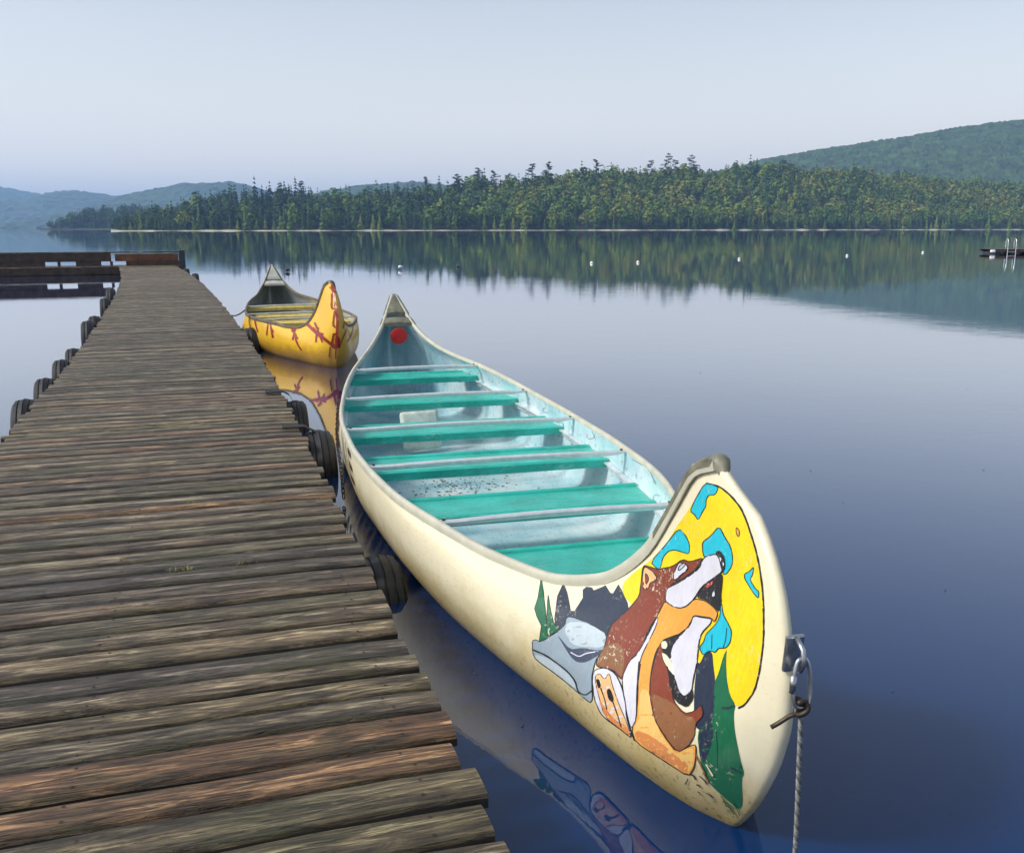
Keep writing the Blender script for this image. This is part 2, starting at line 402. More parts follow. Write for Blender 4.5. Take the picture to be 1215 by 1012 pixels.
def build_shore():
    ds = [-2, 0, 1.2, 3.2, 8, 20, 35, 50, 70, 95, 130, 200]; ns = 260
    V = []
    for i in range(ns + 1):
        s = -14 + 1000 * i / ns
        for d_ in ds:
            w = shore_pt(s, d_ + (noise.noise(Vector((s * 0.03, 0, 0))) * 5 if d_ < 100 else 0))
            V.append((w.x, w.y, -0.5 if d_ < 0 else ground(s, d_) * (min(1.3, max(.08, .55 + 1.3 * noise.noise(Vector((s * .11, 3, 0))))) if d_ < 4 else 1)))
    m = len(ds)
    F = [(i * m + k, (i + 1) * m + k, (i + 1) * m + k + 1, i * m + k + 1) for i in range(ns) for k in range(3, m - 1)]
    B = [(i * m + k, (i + 1) * m + k, (i + 1) * m + k + 1, i * m + k + 1) for i in range(ns) for k in range(0, 3)]
    mesh('forest_ground', V, F, M_soil, smooth=True, kind='structure')
    mesh('shore_bank', V, B, M_bank, smooth=True, kind='structure')
build_shore()

rng = random.Random(11)
# ---- tree shapes: unit height 1; crowns of many leaf-sized faces
def conifer(r, seed, whorls=13, per=7, droop=0.35, ragged=0.25, bare=0.06):
    g = random.Random(seed); V = []; F = []
    for w in range(whorls):
        t = bare + (1 - bare) * (w + g.uniform(-0.2, 0.2)) / whorls; t = min(max(t, bare), 0.97)
        rad = r * (1 - t) ** 0.85 * g.uniform(1 - ragged, 1 + ragged) + 0.012
        a0 = g.uniform(0, 6.28)
        for k in range(per):
            a = a0 + 6.283 * k / per + g.uniform(-0.25, 0.25); L = rad * g.uniform(0.7, 1.15)
            ca, sa = math.cos(a), math.sin(a); wd = L * g.uniform(0.28, 0.45) + 0.008
            z0 = t + g.uniform(-0.01, 0.02); zm = z0 - droop * L * 0.3; z1 = z0 - droop * L
            b = len(V)
            V += [(0, 0, z0 + 0.015), (ca * L * .55 - sa * wd, sa * L * .55 + ca * wd, zm - 0.012), (ca * L, sa * L, z1), (ca * L * .55 + sa * wd, sa * L * .55 - ca * wd, zm - 0.012)]
            F += [(b, b + 1, b + 2), (b, b + 2, b + 3)]
    b = len(V); V += [(0, 0, 1.0), (0.012, 0, 0.9), (-0.008, 0.012, 0.9), (-0.008, -0.012, 0.9)]; F += [(b, b + 1, b + 2), (b, b + 2, b + 3), (b, b + 3, b + 1)]
    return np.array(V), np.array(F)
def broadleaf(r, seed, n=120, size=0.075, base=0.18):
    g = random.Random(seed); V = []; F = []; r = r * g.uniform(.8, 1.25)
    lobes = [(Vector((0, 0, 0.62)), 0.75)]
    for k in range(6):
        a = 6.283 * k / 6 + g.uniform(-.4, .4); lobes.append((Vector((math.cos(a) * r * .55, math.sin(a) * r * .55, g.uniform(base + .2, .72))), g.uniform(.45, .62)))
    lobes.append((Vector((g.uniform(-.05, .05), g.uniform(-.05, .05), 0.82)), 0.5))
    for i in range(n):
        c, q = lobes[g.randrange(len(lobes))]
        d = Vector((g.gauss(0, 1), g.gauss(0, 1), g.gauss(0.15, 1))).normalized()
        p = c + Vector((d.x * r * q, d.y * r * q, d.z * 0.26 * q * 1.5)) * g.uniform(0.75, 1.08)
        p.z = min(max(p.z, base), 0.99)
        nrm = (d * 1.3 + Vector((g.uniform(-.45, .45), g.uniform(-.45, .45), g.uniform(0, .7)))).normalized()
        x = nrm.orthogonal().normalized(); y = nrm.cross(x); an = g.uniform(0, 6.28)
        x, y = x * math.cos(an) + y * math.sin(an), y * math.cos(an) - x * math.sin(an)
        s = size * g.uniform(0.6, 1.25); b = len(V)
        V += [tuple(p - x * s), tuple(p - y * s * .75 + nrm * s * .2), tuple(p + x * s), tuple(p + y * s * .75 + nrm * s * .25)]
        F += [(b, b + 1, b + 2), (b, b + 2, b + 3)]
    return np.array(V), np.array(F)
def pine(seed):
    g = random.Random(seed); V = []; F = []
    for k in range(16):
        t = 0.38 + 0.60 * k / 16 + g.uniform(-.02, .02); a = g.uniform(0, 6.28); L = 0.22 * (1.10 - t) / 0.6 * g.uniform(.6, 1.3) + 0.02
        for j in range(30):
            f = g.uniform(0.25, 1); p = Vector((math.cos(a) * L * f, math.sin(a) * L * f, t + f * 0.03)) + Vector((g.gauss(0, .022), g.gauss(0, .022), g.gauss(0, .012)))
            s = g.uniform(.02, .045); b = len(V); a2 = g.uniform(0, 6.28); x = Vector((math.cos(a2), math.sin(a2), g.uniform(-.3, .3))) * s; y = Vector((-math.sin(a2), math.cos(a2), g.uniform(-.4, .6))) * s
            V += [tuple(p - x), tuple(p - y * .6), tuple(p + x), tuple(p + y * .6)]; F += [(b, b + 1, b + 2), (b, b + 2, b + 3)]
    return np.array(V), np.array(F)
def trunk_shape(top, r0, crook=0.0, limbs=0, seed=0):
    g = random.Random(seed); mb = MB()
    pts = [(g.uniform(-1, 1) * crook * k / 5, g.uniform(-1, 1) * crook * k / 5, top * k / 5 - (0.02 if k == 0 else 0)) for k in range(6)]
    mb.tube(pts, [r0 * (1 - 0.85 * k / 5) for k in range(6)], 6)
    for i in range(limbs):
        k = g.choice((2, 3, 4)); a = g.uniform(0, 6.28); p = Vector(pts[k]); L = g.uniform(.1, .2)
        mb.tube([p, p + Vector((math.cos(a) * L * .5, math.sin(a) * L * .5, L * .3)), p + Vector((math.cos(a) * L, math.sin(a) * L, L * .7))], [r0 * .45, r0 * .3, r0 * .1], 5)
    return mb
PROTO = {}
def proto(kind, i):
    if (kind, i) in PROTO: return PROTO[(kind, i)]
    if kind == 'spruce': c = conifer(0.17, 100 + i, 15, 8, 0.85); tr = trunk_shape(0.93, 0.014); m = M_coni
    elif kind == 'young': c = conifer(0.24, 200 + i, 13, 9, 0.95, 0.35, 0.05); tr = trunk_shape(0.9, 0.016); m = M_shoreg
    elif kind == 'broad': c = broadleaf(0.30, 300 + i, 260, 0.062); tr = trunk_shape(0.75, 0.018, 0.02, 5, i); m = M_broad
    else: c = pine(400 + i); tr = trunk_shape(0.97, 0.012, 0.012, 6, i); m = M_pine
    a = bpy.data.meshes.new('crown'); a.from_pydata(c[0].tolist(), [], c[1].tolist()); a.materials.append(m)
    b = bpy.data.meshes.new('trunk'); b.from_pydata(tr.v, [], tr.f); b.materials.append(M_bark)
    PROTO[(kind, i)] = (a, b); return a, b
TREEINFO = {
    'spruce': ('spruce_tree', 'dark narrow spruce rising among the woods of the far shore', 'spruce', 'spruces of the far shore'),
    'young': ('young_conifer', 'small pale green conifer at the water edge of the far wooded shore', 'conifer', 'young conifers along the far waterline'),
    'broad': ('broadleaf_tree', 'rounded leafy green tree in the woods of the far shore', 'tree', 'broadleaf trees of the far shore'),
    'pine': ('emergent_pine', 'tall ragged pine standing out above the wooded skyline of the far shore', 'pine', 'pines above the skyline')}
def place_tree(kind, x, y, z, h):
    nm, lab, cat, grp = TREEINFO[kind]
    a, b = proto(kind, rng.randrange(5))
    e = empty(nm, (x, y, z), rng.uniform(0, 6.28), label=lab, category=cat, group=grp)
    w = rng.uniform(0.85, 1.2); e.scale = (h * w, h * w, h)
    link(bpy.data.objects.new('trunk', b), e); link(bpy.data.objects.new('crown', a), e)

LOW = {'spruce': [conifer(0.19, 500 + i, 11, 7, 0.85) for i in range(6)], 'broad': [broadleaf(0.29, 600 + i, 150, 0.07) for i in range(9)], 'young': [conifer(0.25, 700 + i, 10, 7, 0.95, 0.35, 0.05) for i in range(4)]}
fv, ff, ft = [], [], []; fn = 0
def mass_tree(kind, x, y, z, h, tint):
    global fn
    V, F = LOW[kind][rng.randrange(len(LOW[kind]))]; a = rng.uniform(0, 6.28); w = rng.uniform(.85, 1.25)
    c, s = math.cos(a), math.sin(a)
    P = np.empty_like(V); P[:, 0] = (V[:, 0] * c - V[:, 1] * s) * h * w + x; P[:, 1] = (V[:, 0] * s + V[:, 1] * c) * h * w + y; P[:, 2] = V[:, 2] * h + z
    fv.append(P); ff.append(F + fn); fn += len(V); ft.append(np.full(len(V), tint))
count = {'near': 0}
def plant_forest():
    dep = 1.5; row = 0
    while dep < 125:
        s = -8 + rng.uniform(0, 4)
        while s < 800:
            dd = dep + rng.uniform(-2, 2); ss = s + rng.uniform(-1.5, 1.5)
            w = shore_pt(ss, max(3.0, dd + 3.5) + noise.noise(Vector((ss * 0.03, 0, 0))) * 5)
            z = ground(ss, max(3.1, dd)) - 0.2
            px = 607.5 + 1154.4 * w.x / w.y
            warm = sstep(300, 800, px) * 0.5 + 0.25 + noise.noise(Vector((ss * 0.02, dd * 0.03, 5))) * 0.35
            if row == 0:
                kind = rng.choices(('young', 'spruce', 'broad'), (5, 2, 2))[0]; h = rng.uniform(5.5, 10.5) if kind == 'young' else rng.uniform(8, 13)
            else:
                kind = 'broad' if rng.random() < float(warm) + 0.1 else 'spruce'
                h = rng.uniform(10.5, 15.5) if kind == 'broad' else rng.uniform(10, 19)
                h *= 0.92 + 0.55 * noise.noise(Vector((ss * 0.045, dd * 0.05, 9))) + (0.12 if rng.random() < .12 else 0)
            h *= 0.55 + 0.45 * float(sstep(-10, 45, ss))
            inframe = -40 < px < 1260
            if row < 2 and inframe and count['near'] < 262 and (row == 0 or rng.random() < 0.55):
                place_tree(kind, w.x, w.y, z, h); count['near'] += 1
            else:
                tint = min(1, max(0, float(warm) * 0.85 + rng.uniform(-0.30, 0.30) + (0.2 if kind == 'broad' else -0.12)))
                mass_tree(kind, w.x, w.y, z, h, tint)
            s += (4.4 if row == 0 else 6.4) * rng.uniform(.8, 1.3)
        dep += 6.0; row += 1
    # pines that stand above the skyline, at the places the photograph shows
    for px, top in ((357, 219), (470, 222), (508, 214), (570, 204), (585, 207), (601, 211), (630, 199), (652, 197), (706, 194), (770, 195), (790, 188), (817, 190), (800, 194), (690, 203), (543, 210), (925, 194), (440, 226), (545, 213), (1010, 203), (1060, 206)):
        # on the ridge line behind that skyline point
        best = min(((abs(607.5 + 1154.4 * shore_pt(s, 88).x / shore_pt(s, 88).y - px), s) for s in range(0, 640, 2)))[1]
        w = shore_pt(best, 88); z = ground(best, 88) - 0.3; zt = (270 - top) / 1154.4 * w.y + EYE
        place_tree('pine', w.x, w.y, z, max(15, zt - z + 1.5))
    # the farther headland on the left
    for i in range(700):
        u = rng.random(); v = rng.random()
        X = -392 + 200 * u; Y = 818 + 55 * v
        edge = sstep(-0.02, 0.14, u)
        h = rng.uniform(10, 17) * (0.45 + 0.55 * float(edge))
        mass_tree('spruce' if rng.random() < .7 else 'broad', X, Y, -0.2 + 0.5 + 6 * float(edge) * v, h, rng.uniform(0.05, 0.45))
plant_forest()
HV = [(-398 + 14 * i, 812 + (4 if i == 0 else 0) + 2 * math.sin(i * 1.3) + d_, z) for i in range(16) for d_, z in ((0, -0.4), (3, 0.5), (14, 1.2), (80, 7.0))]
mesh('headland_ground', HV, [(i * 4 + k, (i + 1) * 4 + k, (i + 1) * 4 + k + 1, i * 4 + k + 1) for i in range(15) for k in range(3)], M_soil, smooth=True, kind='structure')
def build_mass():
    V = np.concatenate(fv).astype(np.float32); F = np.concatenate(ff).astype(np.int32)
    me = bpy.data.meshes.new('woodland'); me.vertices.add(len(V)); me.vertices.foreach_set('co', V.ravel())
    me.loops.add(F.size); me.loops.foreach_set('vertex_index', F.ravel())
    me.polygons.add(len(F)); me.polygons.foreach_set('loop_start', np.arange(0, F.size, 3, dtype=np.int32))
    at = me.attributes.new('tint', 'FLOAT', 'POINT'); at.data.foreach_set('value', np.concatenate(ft).astype(np.float32))
    me.materials.append(M_forest); me.update(calc_edges=True)
    link(bpy.data.objects.new('woodland', me), kind='stuff', label='mixed wood covering the slope behind the far shore')
build_mass()

# ------------------------------------------------------------------ dock
DECK = 0.30
HEAD_A = [-3, 0, 5, 9, 14, 22, 28, 36, 40]; HEAD = [-17.4, -17.6, -17.9, -18.9, -19.9, -20.5, -22.0, -22.8, -22.9]
def dock_curve():
    out = {}; a = 0.0; p = Vector((-0.02, 2.0)); ds = 0.05
    pts = [(0.0, p.copy())]
    while a < 40:
        h = R(float(np.interp(a, HEAD_A, HEAD))); p = p + Vector((math.sin(h), math.cos(h))) * ds; a += ds; pts.append((a, p.copy()))
    a = 0.0; p = Vector((-0.02, 2.0)); back = []
    while a > -3:
        h = R(float(np.interp(a, HEAD_A, HEAD))); p = p - Vector((math.sin(h), math.cos(h))) * ds; a -= ds; back.append((a, p.copy()))
    allp = back[::-1] + pts
    return np.array([q[0] for q in allp]), np.array([[q[1].x, q[1].y] for q in allp])
DA, DP = dock_curve()
DW = 1.97
def dock_at(a, lat, z=DECK):
    """lat = 0 on the right edge, positive to the right (over the water)"""
    x, y = np.interp(a, DA, DP[:, 0]), np.interp(a, DA, DP[:, 1]); h = R(float(np.interp(a, HEAD_A, HEAD)))
    return Vector((x + math.cos(h) * lat, y - math.sin(h) * lat, z)), h
def plank_mesh(seed, w):
    g = random.Random(seed); L = DW; n = 9; th = 0.042
    prof = [(-.5, -1), (-.5, -.40), (-.45, -.10), (-.30, .03), (0.05, .07), (.32, .03), (.455, -.08), (.5, -.38), (.5, -1)]
    V = []
    wob = [g.uniform(-.006, .006) for _ in range(n + 1)]; wob2 = [g.uniform(-.005, .005) for _ in range(n + 1)]
    cup = g.uniform(-.05, .10); e0, e1 = g.uniform(-.012, .012), g.uniform(-.014, .014)
    for i in range(n + 1):
        x = -L / 2 + L * i / n + (e0 if i == 0 else e1 if i == n else 0)
        rr = 1.0 if 0 < i < n else 0.94
        for k, (py, pz) in enumerate(prof):
            y = py * w * rr + (wob[i] if py < 0 else wob2[i]) * (abs(py) > .4); z = (pz + 0.0) * th + (cup * th * (4 * py * py)) * (pz > -.5)
            if pz > -.2 and rr < 1: z -= 0.004
            V.append((x, y, z))
    m = len(prof); F = [(i * m + k, i * m + k + 1, (i + 1) * m + k + 1, (i + 1) * m + k) for i in range(n) for k in range(m - 1)]
    F += [tuple(range(m))[::-1], tuple(n * m + k for k in range(m))]
    F = [f[::-1] for f in F]
    nf = len(F)
    for xn in (-L / 2 + .14, 0.0, L / 2 - .14):           # two nail heads over each stringer
        for yn in (-.24, .26):
            b = len(V); cx, cy = xn + g.uniform(-.02, .02), yn * w + g.uniform(-.006, .006); zt = .075 * th + cup * th * .25
            V += [(cx + .0055 * math.cos(a), cy + .0055 * math.sin(a), zt) for a in np.linspace(0, 6.2832, 7)[:-1]]; F.append(tuple(range(b, b + 6)))
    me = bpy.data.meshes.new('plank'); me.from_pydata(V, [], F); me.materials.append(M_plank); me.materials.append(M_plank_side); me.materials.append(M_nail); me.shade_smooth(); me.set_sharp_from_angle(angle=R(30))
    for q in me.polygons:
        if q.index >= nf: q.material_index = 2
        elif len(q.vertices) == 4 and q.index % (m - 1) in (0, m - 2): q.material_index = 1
    return me
def build_dock():
    p0, h0 = dock_at(-2.7, -DW / 2, 0)
    root = empty('dock', p0, 0, label='long weathered plank dock curving out over the lake', category='dock')
    g = random.Random(5); WID = [0.088, 0.104, 0.120, 0.125, 0.129, 0.134, 0.142, 0.158]
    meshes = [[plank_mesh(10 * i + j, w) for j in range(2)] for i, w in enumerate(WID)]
    a = -2.6; k = 0
    while a < 36.4:
        i = g.choices(range(8), (1, 1.4, 3, 4, 4, 4, 3, 2))[0]; w = WID[i]
        p, h = dock_at(a + w / 2, -DW / 2 + g.uniform(-.014, .016), DECK - 0.004 + g.uniform(-.004, .004))
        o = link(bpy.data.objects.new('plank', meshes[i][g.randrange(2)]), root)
        o.location = p - p0; o.rotation_euler = (R(g.uniform(-1.6, 1.6)), R(g.uniform(-.12, .12)), -h + R(g.uniform(-.35, .35)) + (math.pi if g.random() < .5 else 0))
        a += w + g.uniform(.012, .028); k += 1
    for lat in (-0.14, -DW / 2, -DW + 0.14):
        mb = MB(); pts = [dock_at(q, lat, DECK - 0.05 - 0.09)[0] - p0 for q in np.linspace(-2.55, 36.3, 62)]
        V = []; F = []
        for q in pts:
            for dx, dz in ((-.03, -.085), (.03, -.085), (.03, .085), (-.03, .085)): V.append((q.x + dx, q.y, q.z + dz))
        for i in range(len(pts) - 1):
            for c in range(4): F.append((i * 4 + c, i * 4 + (c + 1) % 4, (i + 1) * 4 + (c + 1) % 4, (i + 1) * 4 + c))
        F += [(3, 2, 1, 0), tuple((len(pts) - 1) * 4 + c for c in range(4))]
        mb.add(V, F); mb.build('stringer', M_timber, root)
    first = None
    for q in np.arange(-1.9, 36, 2.4):
        p, h = dock_at(q, -DW / 2, 0.0)
        if first is None: first = MB().box((0, 0, 0), (1.5, 1.3, .34), bev=.04).build('float_box', M_dark, root); o = first
        else: o = again(first, root)
        o.location = (p - p0) + Vector((0, 0, -0.10)); o.rotation_euler = (0, 0, -h)
    return root
build_dock()

def build_tdock():
    """cross dock at the far end with a raised timber rail"""
    p0, h = dock_at(36.55, 0.25, 0); rz = -h
    root = empty('cross_dock', p0, rz, label='low cross dock with raised dark timber rail at the end of the plank dock', category='dock')
    L = 12.0; g = random.Random(3)
    for k in range(9):
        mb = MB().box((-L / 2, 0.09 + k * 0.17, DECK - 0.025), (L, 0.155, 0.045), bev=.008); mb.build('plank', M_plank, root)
    MB().box((-L / 2, -0.03, DECK - 0.16), (L, 0.06, 0.26), bev=.006).build('fascia', M_timber, root)
    MB().box((-L / 2, 1.6, DECK - 0.16), (L, 0.06, 0.26), bev=.006).build('fascia', M_timber, root)
    MB().box((-2.3 - 4.8, 0.10, DECK + 0.33), (9.3, 0.20, 0.30), bev=.015).build('rail_beam', M_timber, root)
    MB().box((-1.22, 0.09, DECK + 0.31), (2.2, 0.18, 0.26), bev=.012).build('rail_beam', M_rail, root)
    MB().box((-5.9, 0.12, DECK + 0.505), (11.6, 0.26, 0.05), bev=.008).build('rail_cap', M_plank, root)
    for x, w in ((-1.02, 1.86), (-2.45, .1), (-3.22, .85), (-4.2, .1), (-8.3, 7.3)):
        MB().box((x, 0.09, DECK + 0.095), (w, 0.16, 0.166), bev=.01).build('rail_block', M_timber, root)
    MB().box((0.02, 0.10, DECK + 0.11), (0.22, 0.24, 0.92), bev=.03).build('end_post', M_dark, root)
    f = None
    for x in (-1.2, -4.4, -7.6, -10.6):
        f = MB().box((0, 0, 0), (1.6, 1.2, .36), bev=.05).build('float_box', M_dark, root) if f is None else again(f, root)
        f.location = (x, .8, -.08)
build_tdock()

# tyre fenders hung from the dock
def tyre_profile():
    W2, Ro, Ri = 0.095, 0.31, 0.185
    out = [(Ri, -.055), (Ri + .04, -.088), (Ri + .085, -.098), (Ro - .035, -.090), (Ro - .014, -.078)]
    for g_ in (-.045, 0.0, .045):
        rr = Ro - .010 * (g_ / .045) ** 2
        out += [(rr + .002, g_ - .006), (rr - .006, g_ - .003), (rr - .006, g_ + .003), (rr + .002, g_ + .006)]
    out += [(Ro - .014, .078), (Ro - .035, .090), (Ri + .085, .098), (Ri + .04, .088), (Ri, .055), (Ri + .015, .05), (Ri + .06, .075), (Ro - .04, .07), (Ro - .022, .0), (Ro - .04, -.07), (Ri + .06, -.075), (Ri + .015, -.05)]
    return out
TYRE = MB().lathe(tyre_profile(), 44)
TYRE_ME = None
def tyre(px, py, side, zc, label, yaw=0.0, strap=True, sc=1.0):
    """fender whose top meets the deck edge at that place of the dock"""
    global TYRE_ME
    q = at_z(px, py, DECK); a = min(DA, key=lambda t: (dock_at(t, 0)[0].xy - q.xy).length + (0 if side > 0 else 0)) if side > 0 else min(DA[::4], key=lambda t: (dock_at(t, -DW)[0].xy - q.xy).length)
    lat = 0.125 * sc if side > 0 else -DW - 0.125 * sc
    p, h = dock_at(float(a), lat, zc)
    root = empty('tyre_fender', p, -h + yaw, label=label, category='tyre', group='tyre fenders along the dock')
    if TYRE_ME is None:
        o = TYRE.build('tyre', M_tyre, root, smooth=True, angle=35); TYRE_ME = o.data
    else: o = link(bpy.data.objects.new('tyre', TYRE_ME), root)
    o.scale = (sc, sc, sc)
    if strap:
        s = -1 if side > 0 else 1; z = DECK - zc + 0.006
        pts = [(s * .25, .01, z), (s * .16, .0, z + .003), (s * .10, 0, z), (s * .05, 0, z - .03), (s * .02, 0, .30 * sc), ]
        V = []; F = []
        for i, (x, y, zz) in enumerate(pts):
            for dy in (-.045, .045): V.append((x, y + dy, zz)); V.append((x, y + dy, zz + .008))
        for i in range(len(pts) - 1):
            b, c = i * 4, (i + 1) * 4
            F += [(b + 1, b + 3, c + 3, c + 1), (b, c, c + 2, b + 2), (b, b + 1, c + 1, c), (b + 2, c + 2, c + 3, b + 3)]
        F += [(0, 2, 3, 1), (len(pts) * 4 - 4, len(pts) * 4 - 3, len(pts) * 4 - 1, len(pts) * 4 - 2)]
        mesh('strap', V, F, M_strap, root)
    return root
tyre(417, 628, 1, -0.17, 'black tyre with grooved tread sunk low between dock and cream canoe')
tyre(356, 508, 1, -0.04, 'black tyre on the dock edge beside the chain and letters of the cream canoe')
tyre(334, 466, 1, -0.05, 'black tyre on the dock edge between cream and yellow canoes', sc=.88)
tyre(283, 390, 1, 0.0, 'dark tyre on the dock edge beside the side of the yellow canoe', strap=False)
tyre(222, 326, 1, 0.03, 'small dark tyre on the dock edge close to the raised rail', strap=False)
tyre(210, 320, 1, 0.03, 'small dark tyre on the dock edge at the foot of the end post', strap=False)
LT = 'black tyre on the open-water side of the dock'
for px, py, zc, sc, st in ((40, 468, -0.02, .95, False), (62, 444, 0.0, .9, False), (80, 424, 0.0, .9, False), (90, 410, 0.0, .85, False), (112, 384, 0.04, 1.0, False), (117, 376, 0.04, .9, False), (129, 356, 0.04, 1.0, False), (133, 346, 0.06, 1.0, False)):
    tyre(px, py, -1, zc, LT, strap=st, sc=sc)
q = at_z(4, 540, DECK)
MB().box((0, 0, 0), (.22, .07, .012), bev=.004).build('strap', M_strap, None, label='short black strap nailed across the open-water edge of the dock', category='strap')
bpy.data.objects['strap'].name = 'rubber_strap'
bpy.data.objects['rubber_strap'].location = q + Vector((0, 0, .010)); bpy.data.objects['rubber_strap'].rotation_euler = (0, 0, R(24))

# ------------------------------------------------------------------ canoes
GU = [-.02, .08, .2, .35, .55, .8, 1.1, 1.485, 2.0, 2.56, 3.1, 3.6, 4.0, 4.5, 5.0, 5.455, 5.8, 6.1, 6.35, 6.55, 6.72, 6.80]
GW = [.014, .024, .034, .062, .155, .290, .425, .570, .690, .748, .775, .775, .757, .700, .622, .525, .437, .347, .252, .150, .060, .014]
GZ = [1.035, .995, .855, .655, .490, .425, .422, .445, .447, .440, .435, .437, .446, .474, .510, .545, .566, .600, .665, .785, .960, 1.050]
STEM = [(1.048, .01), (1.040, -.065), (1.002, -.165), (.937, -.262), (.857, -.335), (.772, -.386), (.671, -.420), (.588, -.438), (.472, -.440), (.349, -.412), (.194, -.342), (.069, -.262), (-.015, -.18), (-.06, -.08), (-.09, .16)]
WS = [0, .016, .05, .11, .173, .255, .378, .5, .62, .745, .827, .89, .95, .984, 1.0]
WW = [.012, .080, .160, .262, .385, .515, .630, .690, .690, .600, .470, .320, .165, .080, .012]

class Canoe:
    def __init__(s, A, heading, L, gw=None):
        s.gw = gw or GW
        s.su = L / 6.80; s.A = Vector(A); s.h = heading
        s.gu = [u * s.su for u in GU]; s.u0, s.u1 = s.gu[0], s.gu[-1]
        s.d = Vector((math.sin(heading), math.cos(heading))); s.n = Vector((math.cos(heading), -math.sin(heading)))
    def gun(s, q):
        return smooth_interp(s.gu, s.gw, q), smooth_interp(s.gu, GZ, q)
    def pt(s, S, T):
        """arrays of hull points (half width, u, z) for longitudinal S in 0..1 and girth T in 0..1"""
        ug = s.u0 + (s.u1 - s.u0) * S
        wg, zg = s.gun(ug); zk = -0.09
        zs = [a for a, b in STEM][::-1]; us = [b for a, b in STEM][::-1]
        ztip = 1.048; zq = zk + (ztip - zk) * (1 - T)
        us_n = smooth_interp(zs, us, zq); us_f = (s.u1 + 0.005) - us_n + 0.0
        un = us_n; u = un + (us_f - un) * S
        # at the gunwale itself follow the gunwale exactly
        k = np.clip(T / 0.06, 0, 1); u = ug * (1 - k) + u * k
        z = zk + (zg - zk) * (1 - T)
        ww = smooth_interp(WS, WW, S)
        e = np.sin(np.pi * np.clip(S, 0, 1)) ** 0.6; n = 2.7 + 2.6 * e
        tw = zg / (zg - zk); Ew = (1 - tw ** n) ** (1 / n); f = sstep(0, 0.85, T)
        x = (wg * (1 - f) + np.maximum(ww / np.maximum(Ew, .55), .012) * f) * (1 - np.minimum(T, 1) ** n) ** (1 / n)
        x = np.maximum(x, np.where(T < .985, .010, .0))
        return x, u, z
    def world(s, lat, u, z):
        p = s.A.xy + s.d * u + s.n * lat; return Vector((p.x, p.y, z))
    def to_local_dir(s, v): return Vector((v.x * s.n.x + v.y * s.n.y, v.x * s.d.x + v.y * s.d.y, v.z))
    def shell(s, name, mat, parent, inset=0.0):
        NS, NTT = 130, 34
        S = 0.5 - 0.5 * np.cos(np.pi * np.linspace(0, 1, NS + 1)); S = S * 0.75 + np.linspace(0, 1, NS + 1) * 0.25
        T = 1 - (1 - np.linspace(0, 1, NTT + 1)) ** 1.35
        SS, TT = np.meshgrid(S, T, indexing='ij'); x, u, z = s.pt(SS, TT)
        if inset:
            x = np.maximum(x - inset, 0.0); z = np.where(z < .10, .022 + .078 * np.clip((z + .09) / .19, 0, 1) ** 1.8, z); u = np.clip(u, u[0][None, :] + inset * 1.5, u[-1][None, :] - inset * 1.5)
        V = []; F = []; m = NTT + 1; N = (NS + 1) * m
        for sg in (-1, 1):
            for i in range(NS + 1):
                for j in range(m): V.append((sg * x[i, j], u[i, j], z[i, j]))
        for i in range(NS):
            for j in range(NTT):
                a = (i * m + j, i * m + j + 1, (i + 1) * m + j + 1, (i + 1) * m + j)
                b = tuple(N + q for q in a)
                F.append(a if inset else a[::-1]); F.append(b[::-1] if inset else b)
        # close the two stems with a rounded strip
        for i, du in ((0, -.010), (NS, .010)):
            if inset: du = 0
            base = len(V)
            for j in range(m): V.append((0, u[i, j] + du, z[i, j]))
            for j in range(NTT):
                F.append((i * m + j, i * m + j + 1, base + j + 1, base + j)); F.append((N + i * m + j, base + j, base + j + 1, N + i * m + j + 1))
        o = mesh(name, V, F, None, parent, smooth=True)
        bm = bmesh.new(); bm.from_mesh(o.data); bmesh.ops.remove_doubles(bm, verts=bm.verts, dist=0.0006); bmesh.ops.recalc_face_normals(bm, faces=bm.faces)
        bm.to_mesh(o.data); bm.free(); o.data.shade_smooth(); o.data.materials.append(mat)
        return o
    def gunwale(s, sg, mat, parent, hw=.015, hh=.020):
        q = np.concatenate([np.linspace(s.u0, s.u0 + .9 * s.su, 26), np.linspace(s.u0 + 1.0 * s.su, s.u1 - 1.0 * s.su, 40), np.linspace(s.u1 - .9 * s.su, s.u1, 26)])
        w, z = s.gun(q); V = []; F = []
        prof = [(-1, -.4), (-.85, .7), (-.4, 1), (.4, 1), (.85, .7), (1, -.2), (.95, -1), (.5, -1), (.5, -.4)]
        P = [Vector((sg * w[i], q[i], z[i] + .004)) for i in range(len(q))]; m = len(prof)
        for i, p in enumerate(P):
            t = (P[min(i + 1, len(P) - 1)] - P[max(i - 1, 0)]).normalized()
            side = t.cross(Vector((0, 0, 1)));
            if side.length < .2: side = Vector((1, 0, 0))
            side.normalize()
            if side.x * sg < 0: side = -side
            up = side.cross(t); up = up if up.z > 0 or abs(t.z) > .8 else -up
            if up.y * (1 if i < len(P) / 2 else -1) < 0 and abs(t.z) > .5: up = -up
            for a, b in prof: V.append(p + side * (a * hw) + up * (b * hh))
        for i in range(len(P) - 1):
            for k in range(m): F.append((i * m + k, i * m + (k + 1) % m, (i + 1) * m + (k + 1) % m, (i + 1) * m + k))
        F += [tuple(range(m)), tuple((len(P) - 1) * m + k for k in range(m))[::-1]]
        o = mesh('gunwale', V, F, mat, parent, smooth=True)
        bm = bmesh.new(); bm.from_mesh(o.data); bmesh.ops.recalc_face_normals(bm, faces=bm.faces); bm.to_mesh(o.data); bm.free(); o.data.set_sharp_from_angle(angle=R(50))
        return o
